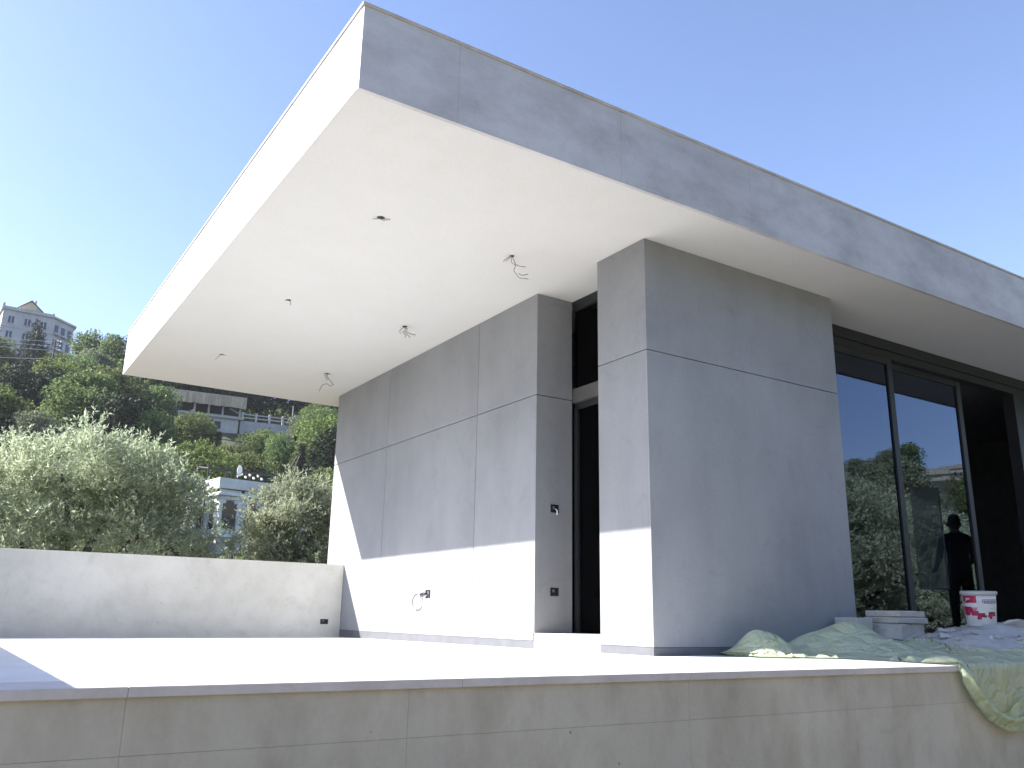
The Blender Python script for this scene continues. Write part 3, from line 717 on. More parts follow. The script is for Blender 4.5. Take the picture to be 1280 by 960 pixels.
def canopy_house():
    x, y = polar(10.6, 131); zb = 23.6
    o = empty('canopy_house', (x, y, zb), 'concrete hillside house under a wide tan slatted canopy', 'house', rz=R(-5))
    W = 10.6
    z_top = .238*131+.24-zb; 
    body = bx('wall', MPALE, o, 3.6, W-.6, .6, 7, -3, z_top-3.35, world=False)
    bx('slab', MGREYW, o, 1.2, W+.1, .2, 7, z_top-3.349, z_top-2.95, world=False)
    bx('rear_wall', MDARKV, o, .5, W, 5, 5.2, z_top-2.949, z_top-.3, world=False)
    for px_ in (1.0, 3.6, 5.6, 7.6, W-.5): bx('column', MGREYW, o, px_-.13, px_+.13, .55, .8, z_top-2.949, z_top-1.6, world=False)
    MB().tube([(8.6, .7, z_top-1.75), (W-.5, .7, z_top-2.4)], .1, 5).build('brace', MTAN, o, world=False)
    cn = bx('canopy', MTAN, o, -.2, W+.2, -.2, 6.5, z_top-.22, z_top, world=False)
    n = 24; rnd = random.Random(4)
    for i in range(n):
        a = -.2+(W+.4)*i/n; b = -.2+(W+.4)*(i+1)/n
        mb = MB(); yo = rnd.uniform(0, .05)
        mb.box(a+.015, b-.015, -.26-yo, -.2-yo, z_top-1.72+rnd.uniform(-.05, .05), z_top-.225)
        mb.build('board', MTAN, cn, world=False)
    wd = bx('window', MDARKV, o, 6.6, 7.5, .57, .602, z_top-5.0, z_top-3.9, world=False)
    bx('sill', MPALE, wd, 6.5, 7.6, .48, .6, z_top-5.15, z_top-5.01, world=False)
    bx('side_shed', MDARKV, o, W+.0, W+1.6, .8, 4, -3, z_top-4.4, world=False)
canopy_house()
def rail_wall():
    x, y = polar(14.9, 133); o = empty('railed_wall', (x, y, 24), 'grey retaining wall topped by a white post and rail fence on the hill', 'fence', rz=R(-8))
    zt = .209*133+.24-24
    bx('wall', MGREYW, o, .2, 13.5, 0, .5, -4, zt, world=False)
    for i in range(6): bx('post', MPALE, o, .3+i*2.0, .6+i*2.0, -.02, .3, zt+.001, zt+1.35, world=False)
    for i in range(5):
        for k, zz in enumerate((.45, .95)): bx('rail', MPALE, o, .601+i*2.0, 2.299+i*2.0, .05, .2, zt+zz, zt+zz+.16, world=False)
    MB().tube([(8.2, 2, zt-1), (8.2, 2, zt+3.6)], .07).build('lamp_pole', MGREYW, o, world=False)
rail_wall()
def tower():
    x, y = polar(.78, 205); zb = 44.0
    o = empty('apartment_block', (x, y, zb), 'tall old stone apartment block with a red tiled roof on the hilltop', 'building', rz=R(4))
    W, D, top = 9.7, 16.0, .3035*205+.24-zb
    CL, CA = 6.6, R(42)                       # splayed bay on the right
    foot = [(0, 0), (W, 0), (W+CL*math.cos(CA), CL*math.sin(CA)), (W+CL*math.cos(CA), D), (0, D)]
    def slabp(nm, m, gr, z0, z1, par):
        c0 = Vector((sum(p[0] for p in foot)/5, sum(p[1] for p in foot)/5)); f2 = []
        for p in foot:
            v = Vector(p)-c0; f2.append(tuple(c0+v*(1+gr/v.length)))
        mb = MB(); n = 5; mb.v = [(a, b, z0) for a, b in f2]+[(a, b, z1) for a, b in f2]
        mb.f = [tuple(range(n))[::-1], tuple(range(n, 2*n))]+[(k, (k+1) % n, n+(k+1) % n, n+k) for k in range(n)]
        return mb.build(nm, m, par, world=False)
    body = slabp('wall', MTOWER, 0, -6, top-.6, o)
    slabp('cornice', MTOWER, .5, top-.6, top-.2, o)
    for i in range(4): bx('parapet_pier', MTOWER, o, -.3+i*3.2, .15+i*3.2, -.3, .15, top-.199, top+.75 if i in (0, 2) else top+.35, world=False)
    bx('parapet', MTOWER, o, .151, W, -.22, .05, top-.199, top+.15, world=False)
    bm_ = Matrix.Translation((W, 0, 0)) @ Matrix.Rotation(CA, 4, 'Z')
    def bay(nm, m, par, *b):
        mb = MB().box(*b); mb.v = [tuple(bm_ @ Vector(v)) for v in mb.v]; return mb.build(nm, m, par, world=False)
    for f in range(4):
        z = top-3.4-f*3.3
        slabp('string_course', MTOWER, .14, z-.9, z-.72, o)
        for i in range(3):
            cx_ = 1.7+i*3.1
            w_ = bx('window', MWINB, o, cx_-.55, cx_+.55, -.03, .05, z, z+1.5, world=False)
            bx('sill', MTOWER, w_, cx_-.7, cx_+.7, -.2, -.031, z-.15, z-.01, world=False)
            bx('frame', MWHITEP, w_, cx_-.05, cx_+.05, -.06, -.031, z, z+1.5, world=False)
        for i in range(3):
            cx_ = 1.2+i*2.1
            w_ = bay('window', MWINB, o, cx_-.6, cx_+.6, -.03, .05, z-.3, z+1.6)
            bay('balcony', MTOWER, w_, cx_-.8, cx_+.8, -.7, -.031, z-.75, z-.35)
    # gabled attic in cream with red roof
    a = bx('attic', MCREAM, o, 3.0, 7.2, 1.2, 9, top-.199, top+.7, world=False)
    MB().prism([(2.9, top+.701), (7.3, top+.701), (5.1, top+2.5)], 1.1, 1.5).build('gable', MCREAM, a, world=False)
    MB().prism([(2.5, top+.55), (5.1, top+2.8), (7.7, top+.55), (7.5, top+.5), (5.1, top+2.5), (2.7, top+.5)], .9, 9.5).build('roof', MTILE, a, world=False)
    MB().prism([(.2, top-.198), (W+.2, top-.198), (W-.5, top+1.6), (5.2, top+1.9)], 5, D).build('rear_roof', MTILE, o, world=False)
    bx('chimney', MTOWER, a, 5.9, 6.3, 3, 3.4, top+1.2, top+3.5, world=False)
tower()
def power_pole():
    x, y = polar(3.75, 158); z = ground_z(x, y)
    o = empty('power_pole', (x, y, z), 'power pole with white insulators and cables below the apartment block', 'pole', rz=R(-10))
    h = .2755*158+.24-z
    MB().tube([(0, 0, -1), (0, 0, h)], .13, 8).build('pole', MBROWN, o, world=False)
    for k in range(3):
        zz = h-.3-k*.75
        bx('crossarm', MBROWN, o, -.1, .9, -.06, .06, zz-.06, zz+.06, world=False)
        for q in (.35, .8): MB().lathe([(.001, zz+.061), (.13, zz+.061), (.11, zz+.2), (.05, zz+.3), (.001, zz+.31)], 10, (q, 0)).build('insulator', MWHITEP, o, world=False)
        L_ = [(-.1-30*t, -2*t, zz-1.2*math.sin(math.pi*t)*.9+1.0*t) for t in [i/12 for i in range(13)]]
        MB().tube(L_, .035, 4).build('cable', MWHITEP, o, world=False)
    L_ = [(-30*t, -1*t, h-3.2-2.0*math.sin(math.pi*t)*.9+1.5*t) for t in [i/12 for i in range(13)]]
    MB().tube(L_, .05, 4).build('cable', MWHITEP, o, world=False)
power_pole()
# pale terrace walls on the slope facing the glazing
MLIME = concrete('limestone', (.30, .29, .255), stain=(.6, .58, .5), stain_amt=.9, blotch=.3, pores=False, rnd=.15)
for i, (d0, z_, a0, a1) in enumerate(((119, .35, 108, 140), (109, .4, 112, 143), (100, .4, 106, 134))):
    mb = MB(); n = 40
    for k in range(n):
        a, b = a0+(a1-a0)*k/n, a0+(a1-a0)*(k+1)/n; xa, ya = polar(a, d0); xb, yb = polar(b-.02, d0); xc, yc = polar(a, d0+.8); xd, yd = polar(b-.02, d0+.8)
        za = ground_z(xa, ya); i0 = len(mb.v); zz = za+z_+.12*math.sin(k*1.7)
        mb.v += [(xa,ya,za-2),(xb,yb,za-2),(xd,yd,za-2),(xc,yc,za-2),(xa,ya,zz),(xb,yb,zz),(xd,yd,zz),(xc,yc,zz)]
        mb.f += [(i0,i0+3,i0+2,i0+1),(i0+4,i0+5,i0+6,i0+7),(i0,i0+1,i0+5,i0+4),(i0+1,i0+2,i0+6,i0+5),(i0+2,i0+3,i0+7,i0+6),(i0+3,i0,i0+4,i0+7)]
    x, y = polar((a0+a1)/2, d0); e = empty('terrace_wall', (x, y, ground_z(x, y)), 'pale dry stone terrace wall on the far slope mirrored in the glazing', 'wall', 'terrace walls mirrored in the glazing')
    mb.build('stonework', MLIME, e)
for i in range(60):
    az = 106+rt_.uniform(0, 36); d1 = rt_.uniform(60, 124); x, y = polar(az, d1)
    h = rt_.uniform(2.5, 5)
    tree(rt_.choice(['broadleaf_0','broadleaf_2','broadleaf_4']), rt_.choice(['grey','broad']), az, d1, h, 'tree on the far terraced slope mirrored in the glazing', h*1.2, 'trees on the slope mirrored in the glazing')

# ------------------------------------------------------------------ building materials on the terrace
def pl(P, t):
    n = len(P)-1; i = min(int(t*n), n-1); u = t*n-i; u = u
    return P[i][0]*(1-u)+P[i+1][0]*u, P[i][1]*(1-u)+P[i+1][1]*u
def smooth_line(P, n):
    P = np.array(P, float); out = []
    m = len(P)
    for k in range(n+1):
        t = k/n*(m-1); i = min(int(t), m-2); u = t-i
        p0, p1, p2, p3 = P[max(i-1, 0)], P[i], P[i+1], P[min(i+2, m-1)]
        out.append(.5*((2*p1)+(-p0+p2)*u+(2*p0-5*p1+4*p2-p3)*u*u+(-p0+3*p1-3*p2+p3)*u**3))
    return np.array(out)
def hump(x, y, cx, cy, sx, sy, a, rot=0):
    c, s = math.cos(rot), math.sin(rot); dx, dy = x-cx, y-cy; u = (dx*c+dy*s)/sx; v = (-dx*s+dy*c)/sy
    return a*math.exp(-(u*u+v*v))
from mathutils import noise as mn
def rub_z(x, y):
    z = hump(x, y, 7.35, 4.05, .85, .62, .20)+hump(x, y, 8.4, 4.1, 1.0, .6, .17)+hump(x, y, 6.5, 3.75, .55, .45, .09)
    z *= 1.0 if y > 3.35 else max(0, (y-3.2)/.15)
    n_ = mn.noise(Vector((x*3.1, y*3.1, 0)))*.035+mn.noise(Vector((x*9, y*9, 3)))*.016+mn.noise(Vector((x*24, y*24, 5)))*.008
    return z+n_*min(1, z/.06)
MRUB = concrete('grey_rubble_dust', (.58, .565, .545), stain=(.6, .6, .62), stain_amt=.8, blotch=5, pores=False, bump=.8, rnd=.12)
rp = empty('rubble_pile', (7.4, 4.0, 0), 'heap of pale grey rubble and dust under the red and white bucket', 'rubble')
def heap():
    xs = np.linspace(5.9, 9.9, 160); ys_ = np.linspace(3.19, 4.78, 70); V = []; F = []
    for yv in ys_:
        for xv in xs: V.append((xv-7.4, yv-4.0, rub_z(xv, yv)-.004))
    n = len(xs)
    for j in range(len(ys_)-1):
        for i in range(n-1): F.append((j*n+i, j*n+i+1, (j+1)*n+i+1, (j+1)*n+i))
    me = fast_mesh('heap', np.array(V), np.array(F)); tag(link('heap', me, MRUB, rp), kind='stuff')
heap()
rs = random.Random(8)
def shard(x, y, s, flat=.4, rz=None, tilt=.3):
    bm = bmesh.new()
    for i in range(10):
        v = Vector((rs.uniform(-1, 1), rs.uniform(-1, 1), rs.uniform(-1, 1))).normalized()
        bm.verts.new((v.x*s, v.y*s*rs.uniform(.5, .9), v.z*s*flat))
    bmesh.ops.convex_hull(bm, input=bm.verts)
    for v in [v for v in bm.verts if not v.link_faces]: bm.verts.remove(v)
    me = bpy.data.meshes.new('shard'); bm.to_mesh(me); bm.free()
    o = link('rubble_shard', me, MRUB, rp, Vector((x, y, rub_z(x, y)+s*flat*.35))-rp.location)
    o.rotation_euler = (rs.uniform(-tilt, tilt), rs.uniform(-tilt, tilt), rs.uniform(0, 6.28))
for x, y, s in ((6.55,3.95,.07),(6.72,3.82,.085),(7.02,4.25,.06),(7.35,3.85,.09),(7.5,3.95,.07),(7.62,3.8,.06),(6.95,3.6,.05),(7.25,3.5,.05),(6.75,3.5,.045),(7.7,4.3,.08),(7.9,3.9,.07),(6.3,4.2,.06),(7.5,3.45,.05),(7.12,3.66,.04),(8.2,4.0,.09)): shard(x, y, s)
for i in range(45): shard(rs.uniform(6.2, 8.3), rs.uniform(3.4, 4.4), rs.uniform(.015, .035), .7)

# cut stone slabs stacked against the block corner
MSLAB = concrete('cut_stone_slab', (.55, .53, .49), stain=(.75, .72, .7), stain_amt=.6, blotch=6, pores=False, bump=.3)
def slab(x, y, z, lx, ly, lz, rz, label):
    o = MB().box(-lx/2, lx/2, -ly/2, ly/2, 0, lz).build('stone_slab', MSLAB, None, bevel=.006)
    bm = bmesh.new(); bm.from_mesh(o.data); bmesh.ops.subdivide_edges(bm, edges=[e for e in bm.edges if e.calc_length() > .1], cuts=4, use_grid_fill=True)
    for v in bm.verts: v.co += Vector((rs.uniform(-1, 1), rs.uniform(-1, 1), rs.uniform(-.4, .4)))*.0035
    bm.to_mesh(o.data); bm.free(); o.location = (x, y, z); o.rotation_euler.z = rz
    tag(o, label, 'stone slab', 'stone slabs stacked by the glazing')
slab(6.76, 4.55, -.002, .38, .34, .12, -.05, 'pale cut stone slab at the bottom of the stack beside the glazing')
slab(6.77, 4.53, .121, .35, .32, .125, .04, 'grey cut stone slab in the middle of the stack beside the glazing')
slab(6.78, 4.52, .249, .37, .34, .047, -.08, 'thin pale stone slab second from the top of the stack beside the glazing')
slab(6.79, 4.53, .299, .35, .32, .05, -.02, 'pale stone slab on top of the stack beside the glazing')
slab(6.38, 4.64, -.002, .24, .2, .29, .1, 'upright pale stone block at the left end of the slab stack')

# plastic sheet
MTARP, tt, tb = mat('green_plastic_sheet')
tn = N(tt, 'ShaderNodeTexNoise', Scale=2.2, Detail=6.0); tcx = N(tt, 'ShaderNodeNewGeometry'); tt.links.new(tcx.outputs['Position'], tn.inputs['Vector'])
tcol = ramp(tt, tn.outputs[0], [(.3, (.66, .74, .58)), (.55, (.73, .78, .58)), (.72, (.80, .80, .52))])
tn5 = N(tt, 'ShaderNodeTexNoise', Scale=3.1, Detail=7.0, Roughness=.7); tt.links.new(tcx.outputs['Position'], tn5.inputs['Vector'])
tcol = mixc(tt, 'MIX', ramp(tt, tn5.outputs[0], [(.58, (0, 0, 0)), (.68, (.8, .8, .8))]), tcol, (.80, .81, .78))
tt.links.new(tcol, tb.inputs['Base Color']); tb.inputs['Roughness'].default_value = .32
tv1 = N(tt, 'ShaderNodeTexVoronoi', Scale=7.0); tv1.feature = 'DISTANCE_TO_EDGE'
tn2 = N(tt, 'ShaderNodeTexNoise', Scale=5.0, Detail=3.0); tt.links.new(tcx.outputs['Position'], tn2.inputs['Vector'])
tva = N(tt, 'ShaderNodeMixRGB'); tva.inputs[0].default_value = .22; tt.links.new(tcx.outputs['Position'], tva.inputs[1]); tt.links.new(tn2.outputs['Color'], tva.inputs[2])
tt.links.new(tva.outputs[0], tv1.inputs['Vector'])
tbp = N(tt, 'ShaderNodeBump', Strength=.6, Distance=.10); tt.links.new(tv1.outputs['Distance'], tbp.inputs['Height']); tt.links.new(tbp.outputs[0], tb.inputs['Normal'])
ttr = N(tt, 'ShaderNodeBsdfTranslucent'); tt.links.new(tcol, ttr.inputs[0]); tmx = N(tt, 'ShaderNodeMixShader'); tmx.inputs[0].default_value = .35
tt.links.new(tb.outputs[0], tmx.inputs[1]); tt.links.new(ttr.outputs[0], tmx.inputs[2]); tt.links.new(tbp.outputs[0], ttr.inputs['Normal'])
ttp = N(tt, 'ShaderNodeBsdfTransparent'); ttp.inputs[0].default_value = (.85, .92, .75, 1); tmy = N(tt, 'ShaderNodeMixShader'); tmy.inputs[0].default_value = .22
tt.links.new(tmx.outputs[0], tmy.inputs[1]); tt.links.new(ttp.outputs[0], tmy.inputs[2]); tt.links.new(tmy.outputs[0], tt.nodes['Material Output'].inputs[0])
def tarp():
    Fr = [(4.97,4.76),(4.90,4.55),(4.90,4.33),(5.0,4.22),(5.10,4.20),(5.24,4.10),(5.38,3.98),(5.46,3.8),(5.44,3.58),(5.40,3.37),(5.33,3.17),(5.35,3.07),(5.45,3.0),(5.58,2.925),(5.70,2.88),(5.82,2.89),(6.02,2.97),(6.45,2.98),(6.9,3.08)]
    Bk = [(5.16,4.785),(5.22,4.785),(5.32,4.785),(5.4,4.78),(5.55,4.78),(5.8,4.77),(6.02,4.70),(6.18,4.5),(6.28,4.25),(6.30,4.0),(6.26,3.8),(6.22,3.66),(6.22,3.56),(6.26,3.5),(6.33,3.46),(6.42,3.43),(6.55,3.41),(6.75,3.38),(7.0,3.34)]
    ns, nt = 170, 58
    A = smooth_line(Fr, ns); B = smooth_line(Bk, ns)
    t = np.linspace(0, 1, nt+1)[None, :, None]
    Q = A[:, None, :]*(1-t)+B[:, None, :]*t                     # plan layout of the sheet (x, unrolled y)
    gx = np.arange(4.9, 7.4, .02); gy = np.arange(3.1, 4.9, .02)
    def sup(x, v):
        z = hump(x, v, 5.06, 4.52, .13, .16, .17)+hump(x, v, 5.22, 4.46, .10, .12, .10)+hump(x, v, 5.90, 4.33, .33, .24, .25)+hump(x, v, 5.55, 4.5, .2, .16, .09)+hump(x, v, 5.95, 3.9, .25, .22, .10)
        return max(z, rub_z(x, max(v, 3.22))+.006, FZ(x, v)+.005)
    HG = np.array([[sup(a, b) for b in gy] for a in gx])
    def hgt(P):
        fx = np.clip((P[..., 0]-gx[0])/.02, 0, len(gx)-1.01); fy = np.clip((P[..., 1]-gy[0])/.02, 0, len(gy)-1.01)
        i = fx.astype(int); j = fy.astype(int); u = fx-i; w = fy-j
        return HG[i, j]*(1-u)*(1-w)+HG[i+1, j]*u*(1-w)+HG[i, j+1]*(1-u)*w+HG[i+1, j+1]*u*w
    EY = 3.178
    tj = np.clip(np.linspace(0, 1, nt+1)/.22, 0, 1); fade = (tj*tj*(3-2*tj))[None, :]
    hg0 = hgt; hgt = lambda P_: hg0(P_)*fade+.004
    hang = Q[..., 1] < EY
    P = np.zeros(Q.shape[:2]+(3,)); P[..., 0] = Q[..., 0]; P[..., 1] = np.where(hang, EY-.012, Q[..., 1]); P[..., 2] = np.where(hang, Q[..., 1]-EY+.01, 0)
    P[..., 2] = np.where(hang, P[..., 2], hgt(P)+.02); P[:, 0, 2] = np.where(hang[:, 0], P[:, 0, 2], FZ(5, 4)+.008)
    r_ = np.random.default_rng(5)
    rest0 = P.copy()
    bump_ = np.array([[mn.noise(Vector((q[0]*5, q[1]*5, 3)))+.5*mn.noise(Vector((q[0]*12, q[1]*12, 8))) for q in row] for row in Q])
    P[:, 1:, 2] += np.where(hang, 0, .03*(bump_+.4))[:, 1:]; P[..., 1] -= np.where(hang, .03*(bump_+.5), 0)
    def pairs(di, dj):
        return (slice(0, ns+1-di), slice(max(0, -dj), nt+1-max(0, dj))), (slice(di, ns+1), slice(max(0, dj), nt+1-max(0, -dj)))
    cons = []
    for di, dj, kf, ex in ((1,0,.5,1.26),(0,1,.5,1.20),(1,1,.3,1.22),(1,-1,.3,1.22),(3,0,.035,1.2),(0,3,.035,1.15)):
        a_, b_ = pairs(di, dj); cons.append((a_, b_, np.linalg.norm(rest0[b_]-rest0[a_], axis=-1, keepdims=True)*(1+(ex-1)*np.where((hang[a_] & hang[b_])[..., None], .12, 1)), kf))
    Vv = np.zeros_like(P); pin = P[:, 0].copy()
    for it in range(260):
        Vv *= .90; Vv[..., 2] -= np.where(hang, .0002, .0015); X = P+Vv
        for _ in range(4):
            for a_, b_, l0, kf in cons:
                d_ = X[b_]-X[a_]; ln = np.linalg.norm(d_, axis=-1, keepdims=True)+1e-9
                c_ = np.clip(d_*(1-l0/ln)*.5*kf, -.01, .01); X[a_] += c_; X[b_] -= c_
            X[:, 0] += (pin-X[:, 0])*np.where(pin[:, 2:3] < -.01, .5, .6); X[:, -1, :2] += (rest0[:, -1, :2]-X[:, -1, :2])*.25
            X[0, :, :2] += (rest0[0, :, :2]-X[0, :, :2])*.25; X[-1] += (rest0[-1]-X[-1])*.2
            top = X[..., 1] > EY
            X[..., 2] = np.where(top, np.maximum(X[..., 2], hgt(X)+.004), X[..., 2])
            low = (~top) | hang
            X[..., 1] = np.where((X[..., 2] < -.004) & low, np.minimum(X[..., 1], EY-.008), X[..., 1])
            X[..., 1] = np.where((X[..., 2] < -.004) & ~low, np.minimum(X[..., 1], EY-.004), X[..., 1])
        Vv = np.clip(X-P, -.03, .03); P = X
    P[..., 1] = np.minimum(P[..., 1], 4.783)
    V = P.reshape(-1, 3)
    F = [(i*(nt+1)+j, (i+1)*(nt+1)+j, (i+1)*(nt+1)+j+1, i*(nt+1)+j+1) for i in range(ns) for j in range(nt)]
    me = fast_mesh('plastic_sheet', V, np.array(F))
    for p in me.polygons: p.use_smooth = True
    o = link('plastic_sheet', me, MTARP)
    tag(o, 'crumpled pale green translucent plastic sheet draped over the terrace edge', 'plastic sheet')
tarp()

# bucket
def bucket():
    x, y = 7.24, 4.05; zb = rub_z(7.24, 4.05)-.012
    o = empty('paint_bucket', (x, y, zb), 'white plastic bucket with red blotches standing on the rubble', 'bucket')
    wht = plain('bucket_white', (.66, .67, .66), .4, var=.06); red = plain('label_red', (.42, .014, .07), .45, var=.35, scale=30)
    dred = plain('label_dark_red', (.16, .012, .06), .45, var=.3, scale=40); ink = plain('label_ink', (.07, .045, .13), .5)
    lid = plain('lid_grey', (.46, .47, .45), .5, var=.1); lav = plain('label_lavender', (.5, .42, .5), .5)
    rb, rt2, h = .132, .155, .31
    rad = lambda z: rb+(rt2-rb)*z/h
    MB().lathe([(.001, 0), (rb-.006, 0), (rb, .006), (rad(.15), .15), (rt2, h), (rt2-.004, h+.001), (rt2-.006, .2), (rb-.005, .02), (.001, .015)], 48).build('body', wht, o, world=False, smooth=True)
    L_ = MB().lathe([(rt2+.001, h-.022), (rt2+.012, h-.02), (rt2+.014, h+.004), (rt2+.008, h+.012), (rt2-.012, h+.012), (rt2-.018, h+.004), (.001, h+.004)], 48).build('lid', lid, o, world=False, smooth=True)
    hp = [(math.cos(a)*(rt2+.017), math.sin(a)*(rt2+.017)-.0, h-.05-.10*abs(math.sin(a*1.0))**1.0) for a in [math.pi*i/14 for i in range(15)]]
    MB().tube(hp, .003, 5).build('handle', lid, o, world=False, smooth=True)
    view = math.atan2(-y, -x)           # side towards the path below
    def patch(a0, a1, z0, z1, m, nm, off=.0008, par=o):
        mb = MB(); n = max(2, int(abs(a1-a0)/5)); i0 = 0
        for k in range(n+1):
            a = view+R(a0+(a1-a0)*k/n)
            for z in (z0, z1): mb.v.append(((rad(z)+off)*math.cos(a), (rad(z)+off)*math.sin(a), z))
        for k in range(n): mb.f.append((2*k, 2*k+2, 2*k+3, 2*k+1))
        return mb.build(nm, m, par, world=False, smooth=True)
    r2 = random.Random(6)
    # printed pattern: angles grow to the right as seen from the path
    for a0, a1, z0, z1, m in ((-72,-38,.105,.16,red),(-34,-6,.10,.14,red),(-70,-10,.2,.284,red),(-76,-30,.15,.2,dred),(-30,-12,.155,.2,red),(-70,-40,.19,.235,dred),(-44,-22,.185,.215,red),(-66,-34,.145,.185,red),(-50,-26,.13,.16,dred),(-36,-14,.115,.15,red),(-60,-44,.10,.135,dred),
                              (-12,8,.085,.115,red),(-8,16,.10,.125,dred),(-14,2,.065,.09,red),(6,22,.085,.105,dred),(26,46,.085,.11,red),(30,64,.11,.135,dred),(40,66,.095,.12,red),(34,44,.07,.09,dred),(-28,-8,.13,.145,dred)):
        patch(a0, a1, z0, z1, m, 'label_blotch', .0008+r2.uniform(0, .0006))
    patch(-52,-34,.245,.262, lav, 'label_blotch', .0019); patch(-30,-8,.165,.18, lav, 'label_blotch', .0019)
    lb = patch(10, 76, .200, .250, ink, 'name_plate', .0010)
    patch(12, 74, .204, .246, lav, 'plate_field', .0014, lb)
    patch(26, 60, .190, .194, ink, 'label_line', .001); patch(36, 66, .165, .169, lav, 'label_line', .001)
    cu = bpy.data.curves.new('name_text', 'FONT'); cu.body = 'KENZOL'; cu.size = .042; cu.offset = .0006
    tmp = bpy.data.objects.new('name_text', cu); COL.objects.link(tmp)
    dg = bpy.context.evaluated_depsgraph_get(); me = bpy.data.meshes.new_from_object(tmp.evaluated_get(dg)); bpy.data.objects.remove(tmp)
    xs_ = [v.co.x for v in me.vertices]; wid = max(xs_)-min(xs_)
    for v in me.vertices:
        a = view+R(17+52*(v.co.x-min(xs_))/wid); z = .2105+v.co.y*.95
        v.co = ((rad(z)+.0019)*math.cos(a), (rad(z)+.0019)*math.sin(a), z)
    link('lettering', me, ink, lb)
    o.rotation_euler = (R(2), R(-3), 0); o.scale = (.82, .82, .86)
bucket()

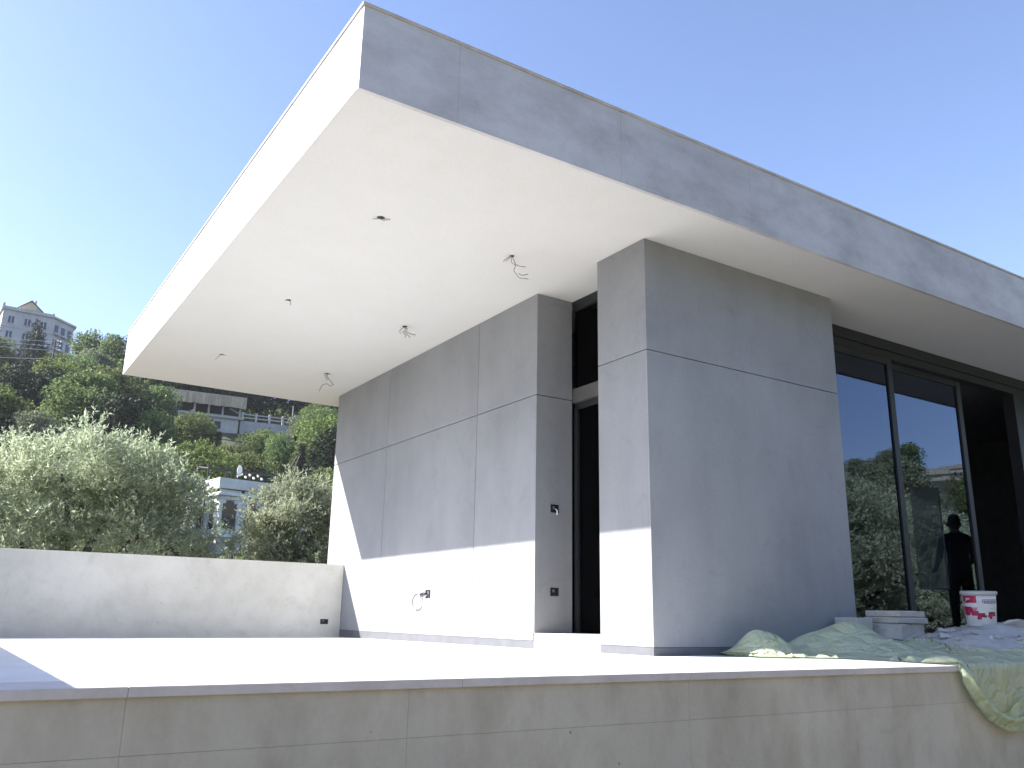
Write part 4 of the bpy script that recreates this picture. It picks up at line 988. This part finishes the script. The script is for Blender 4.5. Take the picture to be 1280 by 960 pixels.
# person standing on the terrace to the right, mirrored in the glazing
def person(px_, py_, rz):
    o = empty('person', (px_, py_, 0), 'person in dark clothes standing on the terrace, mirrored in the second glass panel', 'person', rz=rz)
    skin = plain('skin', (.22, .12, .08), .5); cloth = plain('navy_cloth', (.010, .012, .022), .9); hairm = plain('black_hair', (.01, .009, .008), .6); trou = plain('dark_trousers', (.012, .012, .014), .9)
    J = []; E_ = []; Rr = []
    def add(p, r, par=None):
        J.append(p); Rr.append(r)
        if par is not None: E_.append((par, len(J)-1))
        return len(J)-1
    pel = add((0, 0, .95), (.16, .12)); sp1 = add((0, .01, 1.12), (.15, .105), pel); ch = add((0, .0, 1.32), (.17, .115), sp1); nb = add((0, .0, 1.45), (.10, .08), ch)
    nk = add((0, -.01, 1.52), (.055, .055), nb); hd = add((0, -.03, 1.62), (.075, .09), nk); ht = add((0, -.02, 1.70), (.07, .085), hd)
    for s in (-1, 1):
        sh = add((s*.19, 0, 1.42), (.06, .06), nb); el = add((s*.24, -.05, 1.15), (.045, .045), sh); wr = add((s*.20, -.26, 1.02), (.03, .03), el); pm = add((s*.19, -.33, 1.0), (.035, .02), wr)
        for k in range(4):
            f1 = add((s*(.165+.017*k), -.39, .985+.004*k), (.010, .010), pm); f2 = add((s*(.165+.017*k), -.42-.004*(k % 3), .965), (.008, .008), f1)
        t1 = add((s*.15, -.35, 1.0), (.011, .011), pm); add((s*.14, -.385, .99), (.009, .009), t1)
        hp = add((s*.09, 0, .88), (.095, .10), pel); kn = add((s*.11, -.02, .48), (.06, .065), hp); an = add((s*.12, .02, .09), (.04, .045), kn); add((s*.13, -.12, .04), (.04, .03), an)
    me = bpy.data.meshes.new('body'); me.from_pydata(J, E_, []); b = link('body', me, cloth, o)
    me.materials.append(skin)
    sk = b.modifiers.new('skin', 'SKIN'); 
    for v, r in zip(me.skin_vertices[0].data, Rr): v.radius = r; v.use_root = False
    me.skin_vertices[0].data[0].use_root = True
    ss = b.modifiers.new('sub', 'SUBSURF'); ss.levels = 2; ss.render_levels = 2
    dg = bpy.context.evaluated_depsgraph_get(); m2 = bpy.data.meshes.new_from_object(b.evaluated_get(dg)); b.modifiers.clear(); b.data = m2
    m2.materials.clear(); [m2.materials.append(q) for q in (cloth, skin, trou)]
    for p in m2.polygons:
        p.use_smooth = True; c_ = p.center
        p.material_index = 1 if (c_.z > 1.5 or (c_.y < -.27 and c_.z > .8)) else (2 if c_.z < .93 else 0)
    mb = MB().lathe([(.001, 1.765), (.04, 1.758), (.068, 1.735), (.084, 1.69), (.086, 1.64), (.076, 1.59), (.055, 1.55)], 20, (0, 0)); mb.v = [(a*.95, b_*1.1+.004, z) for a, b_, z in mb.v]
    hb = mb.build('hair', hairm, o, world=False, smooth=True)
    for s in (-1, 1):
        e = MB().lathe([(.012*math.sin(math.pi*k/6)+.0003, 1.635-.012*math.cos(math.pi*k/6)) for k in range(7)], 8, (s*.032, -.118)); e.build('eye', MBLACK, o, world=False)
        e = MB().lathe([(.02*math.sin(math.pi*k/6)+.0003, 1.62-.03*math.cos(math.pi*k/6)) for k in range(7)], 8, (s*.09, -.02)); e.build('ear', skin, o, world=False)
    MB().tube([(0, -.115, 1.64), (0, -.14, 1.605), (0, -.118, 1.595)], [.008, .014, .008], 6).build('nose', skin, o, world=False)
    MB().tube([(-.025, -.112, 1.565), (0, -.12, 1.563), (.025, -.112, 1.565)], .006, 5).build('mouth', skin, o, world=False)
person(11.95, 3.8, R(35))
sh = empty('glass_sheet', (11.42, 3.72, .73), 'pale upright glass sheet with a bright edge held beside the mirrored person', 'glass sheet', rz=R(30))
MSHEET, st_, sb_ = mat('frosted_sheet'); sb_.inputs['Base Color'].default_value = (.62, .68, .62, 1); sb_.inputs['Roughness'].default_value = .3; sb_.inputs['Alpha'].default_value = .42; MEDG = plain('sheet_edge', (.6, .62, .6), .4)
MB().box(-.2, .2, -.004, .004, 0, 1.38).build('sheet', MSHEET, sh, world=False)
MB().box(.2005, .22, -.006, .006, -.02, 1.38).build('edge_strip', MEDG, sh, world=False)
MB().box(-.2, .2, -.006, .006, -.02, -.0005).build('edge_strip', MEDG, sh, world=False)

# ------------------------------------------------------------------ thin haze between here and the hilltop
hz = MB().box(-420, 420, -420, 420, -8, 95).build('haze', None)
mh, th, bh = mat('haze_air'); th.nodes.remove(bh)
pv = N(th, 'ShaderNodeVolumePrincipled'); pv.inputs['Color'].default_value = (.90, .93, 1, 1); pv.inputs['Density'].default_value = .00019; pv.inputs['Anisotropy'].default_value = 0
th.links.new(pv.outputs[0], th.nodes['Material Output'].inputs['Volume'])
hz.data.materials.append(mh); tag(hz, kind='stuff')
